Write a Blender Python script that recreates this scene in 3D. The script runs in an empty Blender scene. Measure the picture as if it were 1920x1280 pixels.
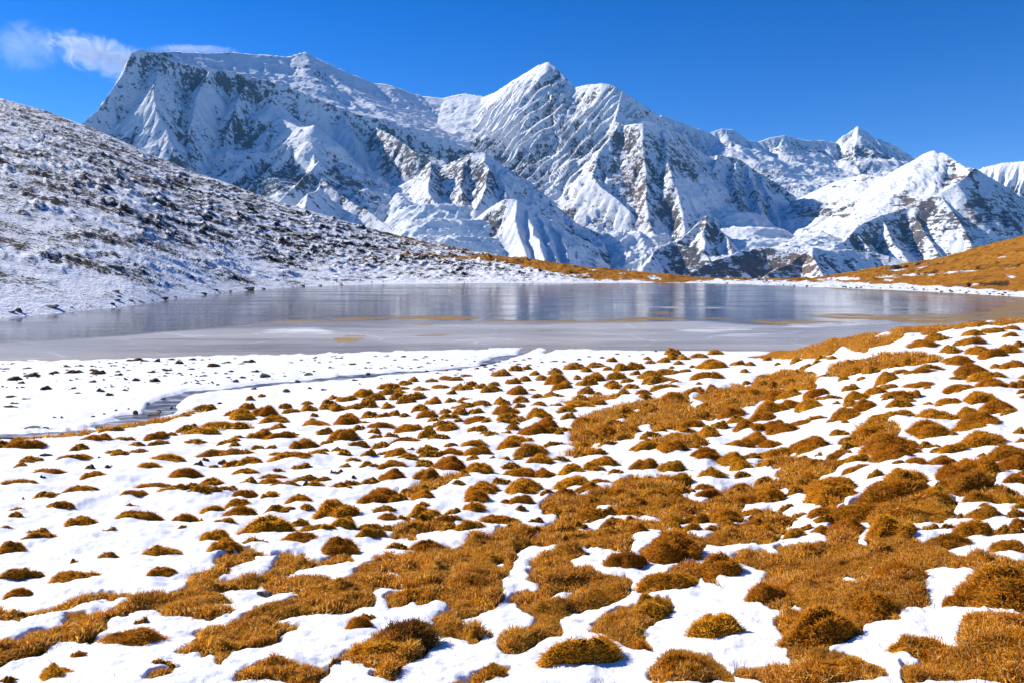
import bpy, math, random
import numpy as np
from mathutils import Vector

random.seed(7)
RNG = np.random.RandomState(11)
SC = bpy.context.scene
COL = SC.collection

# ------------------------------------------------------------------ camera
F = 1450.0          # focal length in photo pixels (photo 1920 x 1280)
HZ = 500.0          # horizon row
CZ = 5.0            # eye height above the lake
cam_d = bpy.data.cameras.new('camera')
cam = bpy.data.objects.new('camera', cam_d)
COL.objects.link(cam)
cam.location = (0, 0, CZ)
cam.rotation_euler = (math.radians(90), 0, 0)
cam_d.sensor_width = 36.0
cam_d.lens = 36.0 * F / 1920.0
cam_d.shift_y = -(640.0 - HZ) / 1920.0
cam_d.clip_start = 0.1
cam_d.clip_end = 90000.0
SC.camera = cam

# ------------------------------------------------------------------ sky and sun
SUN_AZ = 62.0       # degrees to the left of the view direction
SUN_EL = 32.5
world = bpy.data.worlds.new('World')
SC.world = world
world.use_nodes = True
wn = world.node_tree.nodes
wl = world.node_tree.links
wn.clear()
w_out = wn.new('ShaderNodeOutputWorld')
w_bg = wn.new('ShaderNodeBackground')
w_sky = wn.new('ShaderNodeTexSky')
w_sky.sky_type = 'NISHITA'
w_sky.sun_disc = False
w_sky.sun_elevation = math.radians(SUN_EL)
w_sky.sun_rotation = math.radians(-SUN_AZ)
w_sky.altitude = 4600.0
w_sky.air_density = 1.0
w_sky.dust_density = 0.15
w_sky.ozone_density = 1.5
w_hsv = wn.new('ShaderNodeHueSaturation')
w_hsv.inputs['Hue'].default_value = 0.515
w_hsv.inputs['Saturation'].default_value = 1.44
w_hsv.inputs['Value'].default_value = 1.4
w_bg.inputs['Strength'].default_value = 0.085
wl.new(w_sky.outputs[0], w_hsv.inputs['Color'])
wl.new(w_hsv.outputs[0], w_bg.inputs['Color'])
wl.new(w_bg.outputs[0], w_out.inputs['Surface'])
sun_d = bpy.data.lights.new('sun', 'SUN')
sun_d.energy = 5.0
sun_d.angle = math.radians(0.53)
sun_d.color = (1.0, 0.94, 0.85)
sun = bpy.data.objects.new('sun', sun_d)
COL.objects.link(sun)
_ce = math.cos(math.radians(SUN_EL))
SUNV = Vector((-math.sin(math.radians(SUN_AZ)) * _ce, math.cos(math.radians(SUN_AZ)) * _ce, math.sin(math.radians(SUN_EL))))
sun.rotation_euler = SUNV.to_track_quat('Z', 'Y').to_euler()
sun.location = (-30, 20, 40)

SC.view_settings.view_transform = 'Standard'
SC.view_settings.look = 'None'
SC.view_settings.exposure = 0.56
SC.view_settings.gamma = 1.0
SC.view_settings.use_curve_mapping = False
SC.cycles.max_bounces = 5
SC.cycles.diffuse_bounces = 1
SC.cycles.glossy_bounces = 3
SC.cycles.transparent_max_bounces = 8
SC.cycles.volume_bounces = 0
SC.cycles.volume_step_rate = 0.25
SC.cycles.volume_max_steps = 512
SC.cycles.use_denoising = True

# ------------------------------------------------------------------ noise (numpy)
_P = np.random.RandomState(5).permutation(512).astype(np.int32)
_P = np.concatenate([_P, _P])
_ang = np.random.RandomState(6).rand(512) * 2 * np.pi
_GX, _GY = np.cos(_ang).astype(np.float32), np.sin(_ang).astype(np.float32)


def gn(x, y, seed=0):
    x = np.asarray(x, np.float32); y = np.asarray(y, np.float32)
    xi = np.floor(x); yi = np.floor(y)
    fx = x - xi; fy = y - yi
    xi = xi.astype(np.int64); yi = yi.astype(np.int64)
    ux = fx * fx * fx * (fx * (fx * 6 - 15) + 10)
    uy = fy * fy * fy * (fy * (fy * 6 - 15) + 10)

    def g(ix, iy, dx, dy):
        h = _P[(_P[(ix + seed * 37) & 511] + iy) & 511]
        return _GX[h] * dx + _GY[h] * dy
    a = g(xi, yi, fx, fy); b = g(xi + 1, yi, fx - 1, fy)
    c = g(xi, yi + 1, fx, fy - 1); d = g(xi + 1, yi + 1, fx - 1, fy - 1)
    return ((a + (b - a) * ux) * (1 - uy) + (c + (d - c) * ux) * uy) * 1.5


def fbm(x, y, octv=5, seed=0, gain=0.5, lac=2.03):
    s = 0; a = 1.0; f = 1.0
    for i in range(octv):
        s = s + a * gn(x * f, y * f, seed + i)
        a *= gain; f *= lac
    return s


def ridged(x, y, octv=5, seed=0, gain=0.5, lac=2.07):
    s = 0; a = 1.0; f = 1.0; w = 1.0
    for i in range(octv):
        n = 1.0 - np.abs(gn(x * f, y * f, seed + i)) * 1.6
        n = n * n
        s = s + a * n * w
        w = np.clip(n * 1.4, 0, 1)
        a *= gain; f *= lac
    return s


def sstep(a, b, x):
    t = np.clip((x - a) / (b - a), 0, 1)
    return t * t * (3 - 2 * t)


# ------------------------------------------------------------------ mesh helpers
def grid_faces(nr, nc):
    i = np.arange(nr - 1)[:, None] * nc + np.arange(nc - 1)[None, :]
    q = np.stack([i, i + 1, i + nc + 1, i + nc], -1).reshape(-1, 4)
    return q


def make_mesh(name, verts, faces, mat=None, smooth=True, attrs=None, fmat=None, mats=None):
    """verts (n,3); faces (m,k) array; attrs {name: per-vertex float or (n,3)}."""
    me = bpy.data.meshes.new(name)
    verts = np.asarray(verts, np.float32)
    faces = np.asarray(faces, np.int32)
    m, k = faces.shape
    me.vertices.add(len(verts)); me.vertices.foreach_set('co', verts.ravel())
    me.loops.add(m * k); me.loops.foreach_set('vertex_index', faces.ravel())
    me.polygons.add(m)
    me.polygons.foreach_set('loop_start', np.arange(0, m * k, k, dtype=np.int32))
    me.polygons.foreach_set('loop_total', np.full(m, k, np.int32))
    if fmat is not None:
        me.polygons.foreach_set('material_index', np.asarray(fmat, np.int32))
    me.update(calc_edges=True)
    me.polygons.foreach_set('use_smooth', np.full(m, smooth, bool))
    for an, av in (attrs or {}).items():
        av = np.asarray(av, np.float32)
        if av.ndim == 1:
            a = me.attributes.new(an, 'FLOAT', 'POINT'); a.data.foreach_set('value', av)
        else:
            a = me.attributes.new(an, 'FLOAT_VECTOR', 'POINT'); a.data.foreach_set('vector', av.ravel())
    for mm in (mats or ([mat] if mat else [])):
        me.materials.append(mm)
    me.validate()
    return me


def link(name, me, kind=None, label=None, cat=None, group=None, parent=None, loc=None):
    o = bpy.data.objects.new(name, me)
    COL.objects.link(o)
    if kind: o['kind'] = kind
    if label: o['label'] = label
    if cat: o['category'] = cat
    if group: o['group'] = group
    if parent: o.parent = parent
    if loc is not None: o.location = loc
    return o


# ------------------------------------------------------------------ node helpers
class NT:
    def __init__(s, name):
        s.m = bpy.data.materials.new(name); s.m.use_nodes = True
        s.t = s.m.node_tree; s.t.nodes.clear()
        s.out = s.t.nodes.new('ShaderNodeOutputMaterial')

    def n(s, typ, **kw):
        nd = s.t.nodes.new(typ)
        for k, v in kw.items():
            if k.startswith('i_'):
                nd.inputs[k[2:].replace('_', ' ')].default_value = v
            else:
                setattr(nd, k, v)
        return nd

    def l(s, a, b):
        s.t.links.new(a, b)

    def setin(s, sock, v):
        if hasattr(v, 'is_output') or isinstance(v, bpy.types.NodeSocket):
            s.l(v, sock)
        else:
            sock.default_value = v

    def math(s, op, a, b=0.0, c=None, clamp=False):
        nd = s.n('ShaderNodeMath', operation=op, use_clamp=clamp)
        s.setin(nd.inputs[0], a); s.setin(nd.inputs[1], b)
        if c is not None: s.setin(nd.inputs[2], c)
        return nd.outputs[0]

    def ramp(s, v, lo, hi, a=0.0, b=1.0):
        nd = s.n('ShaderNodeMapRange', interpolation_type='SMOOTHSTEP')
        s.setin(nd.inputs['Value'], v)
        nd.inputs['From Min'].default_value = lo; nd.inputs['From Max'].default_value = hi
        nd.inputs['To Min'].default_value = a; nd.inputs['To Max'].default_value = b
        return nd.outputs[0]

    def mix(s, f, a, b):
        nd = s.n('ShaderNodeMix', data_type='RGBA')
        s.setin(nd.inputs[0], f)
        s.setin(nd.inputs[6], a if not isinstance(a, tuple) else (*a, 1.0)[:4])
        s.setin(nd.inputs[7], b if not isinstance(b, tuple) else (*b, 1.0)[:4])
        return nd.outputs[2]

    def attr(s, name):
        return s.n('ShaderNodeAttribute', attribute_name=name).outputs['Fac']

    def pos(s):
        return s.n('ShaderNodeNewGeometry').outputs['Position']

    def noise(s, vec, scale, detail=4, rough=0.55, dist=0.0):
        nd = s.n('ShaderNodeTexNoise')
        s.l(vec, nd.inputs['Vector'])
        nd.inputs['Scale'].default_value = scale; nd.inputs['Detail'].default_value = detail
        nd.inputs['Roughness'].default_value = rough; nd.inputs['Distortion'].default_value = dist
        return nd.outputs[0]

    def scalevec(s, vec, x, y, z, rot=(0, 0, 0)):
        nd = s.n('ShaderNodeMapping')
        s.l(vec, nd.inputs['Vector'])
        nd.inputs['Scale'].default_value = (x, y, z)
        nd.inputs['Rotation'].default_value = rot
        return nd.outputs[0]

    def bump(s, h, dist, strength=1.0, normal=None):
        nd = s.n('ShaderNodeBump')
        nd.inputs['Distance'].default_value = dist; nd.inputs['Strength'].default_value = strength
        s.l(h, nd.inputs['Height'])
        if normal is not None: s.l(normal, nd.inputs['Normal'])
        return nd.outputs[0]

    def bsdf(s, color, rough=0.9, spec=0.3, normal=None, **kw):
        nd = s.n('ShaderNodeBsdfPrincipled')
        s.setin(nd.inputs['Base Color'], color if not isinstance(color, tuple) else (*color, 1.0)[:4])
        s.setin(nd.inputs['Roughness'], rough)
        s.setin(nd.inputs['Specular IOR Level'], spec)
        if normal is not None: s.l(normal, nd.inputs['Normal'])
        for k, v in kw.items():
            s.setin(nd.inputs[k], v)
        s.l(nd.outputs[0], s.out.inputs['Surface'])
        return nd


def wxyz(px, py, Y):
    return ((px - 960.0) / F * Y, Y, CZ + (HZ - py) / F * Y)


# ================================================================== THE MOUNTAINS
# Each ridge: crest points (photo column, photo row, metres away) turned into world points,
# slope of its flanks, gully depth, gully spacing, rockiness.  The terrain is the upper
# envelope of all flanks, then carved.
RIDGES = [
 # name, slope, gully amp, gully spacing, group, points
 ('A_front', 1.9, 70, 260, 0, [(20,330,6800),(100,270,7292),(150,234,7600),(185,205,7920),(205,175,8103),(222,150,8258),(232,140,8350),(238,118,8400),(246,100,8466),(262,91,8600),(276,95,8662),(300,104,8770),(340,118,8950),(390,128,9116),(430,133,9250),(500,150,9400),(570,174,9500),(640,203,9600),(700,228,9611),(760,250,9622),(830,272,9635),(885,302,9646),(905,314,9650)]),
 ('A_sky', 0.72, 14, 500, 0, [(262,92,8620),(285,97,8985),(330,96,9700),(385,99,10140),(430,97,10500),(470,101,10754),(540,106,11200),(560,100,11325),(572,97,11400),(600,112,11507),(650,135,11700),(700,155,11817),(735,160,11900),(790,180,12000),(830,184,12000),(870,175,12000),(910,181,11800)]),
 ('A_s1', 1.0, 14, 300, 0, [(570,98,11400),(558,130,10800),(548,160,10200)]),
 ('A_s2', 1.0, 20, 300, 0, [(650,136,11700),(660,178,11100),(680,215,10400)]),
 ('A_s3', 1.0, 20, 300, 0, [(735,161,11900),(742,200,11200),(765,235,10500),(800,255,10100)]),
 ('A_s4', 1.0, 26, 240, 0, [(870,176,12000),(890,215,11300),(900,252,10700),(890,285,10200)]),
 ('A_rib1', 1.5, 50, 200, 0, [(300,104,8750),(288,160,8150),(300,220,7800),(330,280,7500)]),
 ('A_rib2', 1.5, 50, 200, 0, [(395,130,9050),(368,180,8500),(354,240,8050),(360,300,7700),(365,350,7450)]),
 ('A_rib3', 1.4, 50, 200, 0, [(470,145,9280),(442,195,8700),(425,255,8300),(415,330,7800)]),
 ('A_rib4', 1.4, 50, 200, 0, [(640,205,9600),(655,240,9250),(668,275,8950),(690,310,8700)]),
 ('S1', 0.85, 50, 170, 0, [(508,178,9050),(515,212,8800),(538,226,8631),(562,238,8455),(590,234,8250),(612,255,8294),(640,285,8350),(700,342,8350),(755,392,8200),(785,432,8000)]),
 ('S1a', 1.2, 40, 130, 0, [(588,236,8240),(582,275,7900),(590,305,7600),(604,338,7200),(600,365,6950),(592,400,6700)]),
 ('S1b', 1.1, 40, 130, 0, [(604,336,7200),(650,372,6950),(700,402,6650),(730,425,6450),(770,470,6100)]),
 ('S1c', 1.2, 40, 130, 0, [(512,218,8750),(492,268,8200),(455,300,7750),(436,335,7400),(430,370,7200)]),
 ('S1d', 1.2, 40, 130, 0, [(565,240,8300),(530,290,7850),(490,330,7450),(455,365,7100)]),
 ('S1e', 1.1, 30, 130, 0, [(600,352,6900),(577,362,6600),(570,395,6300),(566,430,6000),(566,470,5800)]),
 ('S1f', 1.2, 30, 110, 0, [(598,300,7550),(570,330,7200),(540,360,6900),(510,390,6700)]),
 ('A_band', 1.5, 50, 160, 0, [(705,238,9500),(738,255,9000),(780,285,8600),(830,300,8450),(880,318,8200),(930,330,7900)]),
 ('S2', 0.95, 45, 150, 0, [(775,372,7900),(795,340,7930),(808,302,7950),(830,310,7928),(860,298,7900),(882,287,7850),(908,284,7800),(925,300,7832),(960,318,7900),(1000,345,7900),(1040,385,7850),(1080,422,7700),(1120,455,7600),(1160,490,7400),(1195,525,7200)]),
 ('S2a', 1.2, 35, 110, 0, [(908,284,7800),(916,320,7350),(912,350,7000),(895,385,6600)]),
 ('S2b', 1.2, 35, 110, 0, [(808,303,7650),(803,345,7250),(818,385,6900)]),
 ('S2c', 1.2, 35, 110, 0, [(868,298,7780),(862,345,7250),(872,385,6850),(874,402,6700)]),
 ('S2d', 1.2, 35, 110, 0, [(925,300,7750),(945,345,7250),(950,365,7000)]),
 ('S3', 0.9, 30, 120, 0, [(870,435,6500),(895,408,6454),(925,384,6400),(948,372,6346),(968,374,6300),(1000,392,6400),(1040,415,6450),(1070,440,6400),(1100,480,6300),(1128,512,6200)]),
 ('S3a', 1.1, 14, 80, 0, [(968,374,6300),(966,410,6000),(975,445,5750),(988,480,5450),(994,525,5100)]),
 ('S3b', 1.3, 14, 80, 0, [(985,385,6340),(1000,425,5900),(1018,475,5450),(1030,520,5100)]),
 ('S3c', 1.3, 14, 80, 0, [(1005,395,6400),(1025,435,5950),(1042,480,5500),(1052,520,5200)]),
 ('S3d', 1.3, 14, 80, 0, [(1032,412,6440),(1052,450,5950),(1066,490,5550),(1075,520,5300)]),
 ('S3e', 1.3, 14, 80, 0, [(1062,436,6420),(1082,470,6000),(1097,510,5600)]),
 ('G_sky', 1.25, 75, 130, 1, [(905,182,11750),(930,172,11500),(960,152,11200),(990,134,10979),(1010,122,10832),(1028,116,10700),(1042,126,10600),(1060,145,10471),(1078,164,10342),(1098,159,10200),(1130,156,9950),(1150,160,9866),(1166,170,9800)]),
 ('G_rib', 1.35, 50, 120, 1, [(1166,170,9800),(1160,200,9500),(1152,228,9300),(1172,234,9180),(1205,231,9000),(1238,236,9300),(1262,252,9800),(1280,257,10100)]),
 ('G_right', 1.6, 60, 150, 1, [(1166,170,9820),(1200,194,9950),(1230,213,10040),(1250,226,10100),(1275,250,10150),(1300,275,10200),(1330,294,10217),(1352,291,10230),(1385,297,10250),(1420,322,10150),(1470,352,10025),(1500,378,9950),(1540,400,9821),(1578,408,9700)]),
 ('G_but', 1.3, 50, 110, 1, [(1205,232,9000),(1208,290,8600),(1211,340,8250),(1214,385,7900),(1219,420,7650),(1228,455,7350)]),
 ('G_but2', 1.2, 40, 110, 1, [(1240,237,9320),(1258,320,8350),(1275,380,7900),(1285,430,7500)]),
 ('G_but3', 1.15, 40, 100, 1, [(1160,232,9200),(1120,290,8800),(1110,330,8500),(1140,360,8200),(1180,395,7900)]),
 ('G_s5a', 1.2, 30, 90, 1, [(1385,298,10250),(1374,335,9700),(1382,362,9300),(1394,395,8800),(1402,415,8500)]),
 ('G_s5b', 1.2, 30, 90, 1, [(1400,310,10200),(1412,350,9600),(1428,395,8900),(1438,435,8300)]),
 ('G_s5c', 1.1, 24, 90, 1, [(1425,326,10100),(1440,370,9500),(1455,405,8900),(1462,430,8500)]),
 ('G_s5d', 1.1, 24, 90, 1, [(1345,292,10200),(1333,320,9800),(1330,345,9500)]),
 ('P3', 1.1, 20, 80, 1, [(1270,452,6850),(1290,437,6950),(1308,418,7050),(1324,402,7100),(1344,422,7000),(1365,446,6850),(1372,470,6650)]),
 ('P3a', 1.1, 20, 80, 1, [(1324,402,7100),(1318,435,6850),(1320,470,6600)]),
 ('F1', 1.2, 24, 90, 2, [(1205,500,5800),(1235,462,6200),(1262,452,6300),(1295,463,6200),(1325,478,6050),(1340,500,5900)]),
 ('F2', 0.9, 24, 100, 2, [(1280,520,5100),(1310,503,5200),(1345,485,5300),(1385,470,5450),(1430,463,5550),(1475,466,5500),(1500,478,5400)]),
 ('F3', 0.9, 24, 100, 2, [(1440,512,4600),(1475,495,4750),(1500,478,4850),(1523,463,4900),(1560,470,5000),(1600,466,5100),(1640,474,5100),(1700,490,5000),(1760,520,4900)]),
 ('F3a', 0.9, 20, 80, 2, [(1523,463,4900),(1532,495,4650),(1545,530,4400)]),
 ('B_sky', 0.72, 22, 170, 3, [(1480,382,9600),(1500,370,9500),(1530,357,9250),(1570,337,9000),(1600,331,8900),(1620,325,8800),(1660,331,8600),(1690,312,8350),(1720,296,8100),(1738,285,7900),(1750,281,7800),(1757,287,7760),(1768,286,7700),(1790,300,7500),(1812,313,7300),(1827,315,7200)]),
 ('B_div', 1.3, 45, 120, 3, [(1827,314,7190),(1812,330,7080),(1795,343,7000),(1765,360,7000),(1730,375,7050),(1700,386,7100),(1650,402,7000),(1620,418,6900),(1600,433,6700),(1570,457,6400),(1548,470,6150)]),
 ('B_right', 1.35, 50, 200, 3, [(1827,314,7195),(1860,334,7400),(1890,352,7600),(1920,372,7800),(2000,420,8200),(2100,470,8500)]),
 ('B_a', 1.1, 30, 120, 3, [(1760,361,7020),(1788,400,6750),(1808,430,6560),(1824,465,6350)]),
 ('B_b', 1.1, 30, 120, 3, [(1700,387,7120),(1728,425,6830),(1750,460,6560),(1770,495,6300)]),
 ('B_c', 1.1, 30, 120, 3, [(1648,403,7020),(1668,440,6740),(1690,470,6500),(1712,505,6250)]),
 ('B_d', 1.1, 30, 120, 3, [(1600,433,6720),(1622,455,6520),(1648,480,6300),(1672,510,6080)]),
 ('B_e', 1.1, 40, 140, 3, [(1850,330,7330),(1874,380,6950),(1896,420,6700)]),
 ('C_sky', 1.05, 70, 150, 4, [(1240,215,13200),(1330,249,13425),(1352,241,13480),(1375,243,13537),(1402,263,13605),(1420,266,13658),(1445,258,13730),(1470,254,13803),(1510,263,13919),(1545,263,14020),(1570,268,14093),(1580,255,14122),(1592,249,14157),(1608,236,14203),(1618,246,14232),(1632,258,14273),(1648,262,14320),(1680,278,14412),(1710,292,14500),(1760,312,14600)]),
 ('C_a', 0.8, 40, 160, 4, [(1608,237,14200),(1600,290,13400),(1610,320,12800)]),
 ('C_b', 0.7, 30, 160, 4, [(1470,255,13800),(1455,290,13200),(1450,320,12700)]),
 ('C_c', 0.7, 30, 160, 4, [(1360,242,13500),(1370,275,12900),(1390,310,12200)]),
 ('D_sky', 1.25, 110, 240, 4, [(1780,345,14000),(1840,314,13600),(1880,305,13350),(1920,302,13100),(1990,290,12837),(2080,280,12500)]),
]
# glacier tongues: centre line, half width, crevasse height
GLACIERS = [
 (420, 18, [(825,356,7550),(835,385,7000),(845,410,6500),(838,440,6050),(835,470,5700),(835,500,5400)]),
 (300, 26, [(1000,325,9500),(1050,345,9100),(1100,368,8800),(1150,400,8300),(1190,435,7700),(1210,470,7100),(1222,510,6500)]),
 (420, 10, [(1310,385,9000),(1350,395,8600),(1385,425,7900),(1405,445,7300),(1395,475,6700)]),
 (300, 12, [(1640,395,8600),(1590,412,8100),(1560,430,7500),(1530,450,6800),(1480,465,6300)]),
 (500, 10, [(1470,330,12300),(1490,360,11300),(1520,375,10400),(1560,390,9600)]),
]
# photo-space patches that are rock (+) or snow (-): px, py, half w, half h, amount, brownness
ROCK = [
 (243,115,14,30,.5,.1),(285,120,25,18,.5,.1),(310,112,20,16,.5,.1),(330,128,20,15,.4,0),(280,180,8,25,.4,0),(350,165,12,50,.45,0),
 (395,150,45,12,.45,0),(430,155,60,14,.45,0),(480,170,30,22,.55,0),(410,190,12,30,.4,0),(510,165,25,18,.5,0),(330,240,22,35,.4,0),(365,270,18,40,.5,0),(420,250,14,40,.4,0),
 (460,230,16,40,.45,0),(500,240,22,20,.6,.1),(460,260,20,30,.5,.1),(215,260,35,15,.4,0),(260,265,45,20,.35,0),(195,200,12,20,.5,0),
 (340,310,20,18,.5,0),(500,340,60,18,.5,.1),(470,365,50,18,.5,.1),(540,330,50,14,.45,.1),(560,350,30,18,.45,.1),(610,330,20,20,.3,0),
 (640,350,30,10,.7,0),(670,370,35,14,.8,0),(690,385,25,12,.8,0),(620,335,25,12,.6,0),
 (600,190,20,20,.3,0),(660,235,25,22,.4,0),(700,255,25,18,.4,0),(740,290,40,28,.8,0),(775,310,30,25,.8,0),(720,270,25,18,.5,0),(820,285,30,9,.4,0),(860,290,20,8,.5,0),
 (905,270,30,12,.9,.2),(850,320,45,38,.6,.15),(870,350,40,35,.6,.15),(830,345,20,25,.5,.1),(870,385,9,18,.9,.8),(920,350,20,25,.45,.2),
 (960,330,40,12,.35,0),(1000,360,35,14,.45,0),(1050,395,40,16,.5,0),(1100,440,35,22,.5,0),(1140,480,30,22,.55,0),(925,455,18,28,1.,.5),(915,425,8,18,.8,.4),(1180,510,30,14,.5,0),
 (1005,190,6,30,.25,.3),(1037,205,6,40,.45,.6),(1055,225,5,40,.25,.3),(1020,270,8,35,.3,.2),(1080,235,7,45,.35,.3),(1110,220,6,40,.15,.3),(990,300,20,20,.25,.3),(1780,425,90,50,.3,0),(1650,455,60,30,.25,0),(1880,400,60,40,.35,0),
 (1170,250,25,12,.6,.4),(1180,270,35,22,.5,.5),(1160,310,50,22,.5,.6),(1130,330,40,14,.4,.6),(1185,350,22,40,.7,.8),(1200,390,14,35,.8,.9),(1140,300,40,20,.4,.4),
 (1245,270,35,20,.5,0),(1240,310,30,20,.5,0),(1230,350,18,40,.6,0),(1255,380,20,35,.5,0),(1280,300,30,18,.4,0),(1290,325,25,12,.6,0),(1230,410,20,18,.7,.2),(1265,410,14,18,.5,.2),
 (1210,210,25,10,.3,0),(1320,330,25,20,.3,0),(1370,300,25,12,.4,.4),(1378,345,10,30,.8,1.),(1385,375,12,22,.9,1.),(1395,400,10,14,.8,1.),(1430,330,30,14,.5,0),(1470,360,40,14,.5,0),(1520,393,40,12,.6,0),
 (1440,400,8,30,.5,.3),(1420,375,8,25,.4,.3),(1325,425,25,25,.5,0),(1340,440,25,20,.5,0),(1290,420,20,12,.2,.5),(1270,440,12,12,.6,.7),
 (1265,470,30,18,.9,0),(1300,485,30,20,.8,.2),(1280,500,30,14,.8,.3),(1400,480,60,14,.7,0),(1340,505,50,16,.8,0),(1420,505,60,16,.8,.5),(1500,490,40,25,.9,1.),(1475,505,40,14,.8,.9),(1560,500,30,20,.4,.2),(1370,450,6,22,.8,.9),
 (1490,450,14,8,.8,.6),(1440,470,30,8,.7,0),(1640,480,50,16,.35,0),
 (1560,405,50,3,.9,.6),(1545,395,20,3,.7,.5),(1620,450,25,8,.6,.3),(1600,440,25,8,.6,.4),(1620,455,8,12,.9,.9),(1640,420,30,7,.7,.5),
 (1725,383,25,6,.9,.7),(1800,335,25,7,.6,.6),(1823,320,10,6,.9,.2),(1690,372,20,5,.5,.3),(1740,400,50,14,.3,0),(1790,400,50,25,.35,.0),(1810,410,10,22,.5,.9),(1826,440,14,22,.5,.9),(1720,425,5,15,.8,.9),
 (1700,440,50,25,.35,0),(1870,380,50,25,.35,0),(1880,410,40,12,.5,0),(1610,460,30,12,.3,0),
 (1640,300,35,20,.45,0),(1610,290,20,25,.5,0),(1480,275,30,14,.5,0),(1510,290,25,16,.3,0),(1570,290,25,14,.3,0),(1680,330,30,12,.4,0),(1460,285,14,14,.4,0),
 (1420,440,50,14,-.8,0),(1350,390,35,8,-.6,0),(1310,360,30,22,-.5,0),(700,440,50,30,-.7,0),(640,260,25,20,-.7,0),(680,310,25,20,-.6,0),(290,220,25,40,-.4,0),(390,200,20,25,-.5,0),
 (560,420,35,25,-.5,0),(1010,440,60,45,-.25,0),(960,230,12,60,-.3,0),(920,230,20,40,-.6,0),(1640,360,100,30,-.1,0),(1550,425,50,14,-.8,0),
]


CAPS = {'A_sky': (1.2, 2.2), 'A_front': (2.4, 1.9), 'B_sky': (1.2, 0.56), 'G_right': (0.9, 1.6), 'S2': (0.95, 1.1)}

FLUTED = {'G_sky': 0.10, 'D_sky': 0.05, 'C_sky': 0.2, 'G_right': 0.1}
LIMIT = {'A_sky': 'A_front', 'A_s1': 'A_front', 'A_s2': 'A_front', 'A_s3': 'A_front', 'A_s4': 'A_front', 'B_sky': 'B_div'}
RIDGES_BY = {r[0]: sorted(r[5]) for r in RIDGES}


def ridge_world(pts):
    return np.array([wxyz(*p) for p in pts], np.float32)



def jagged(R, seed, nm):
    """break a drawn crest into short irregular pieces"""
    rs = np.random.RandomState(1000 + seed)
    main = nm.endswith('sky') or nm in ('A_front', 'B_right')
    am = 0.35 if main else 1.0
    out = [R[0]]
    for k in range(len(R) - 1):
        a, b = R[k], R[k + 1]
        L = math.hypot(b[0] - a[0], b[1] - a[1])
        n = max(1, min(4, int(L / 110)))
        for i in range(1, n):
            t = i / n
            p = a + (b - a) * t
            nx, ny = -(b[1] - a[1]) / L, (b[0] - a[0]) / L
            q = rs.uniform(-1, 1) * 22 * am * (0.3 if main else 1)
            out.append(np.array([p[0] + nx * q, p[1] + ny * q, p[2] + rs.uniform(-1, 0.6) * 13 * am]))
        out.append(b)
    return np.array(out, np.float32)


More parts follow.
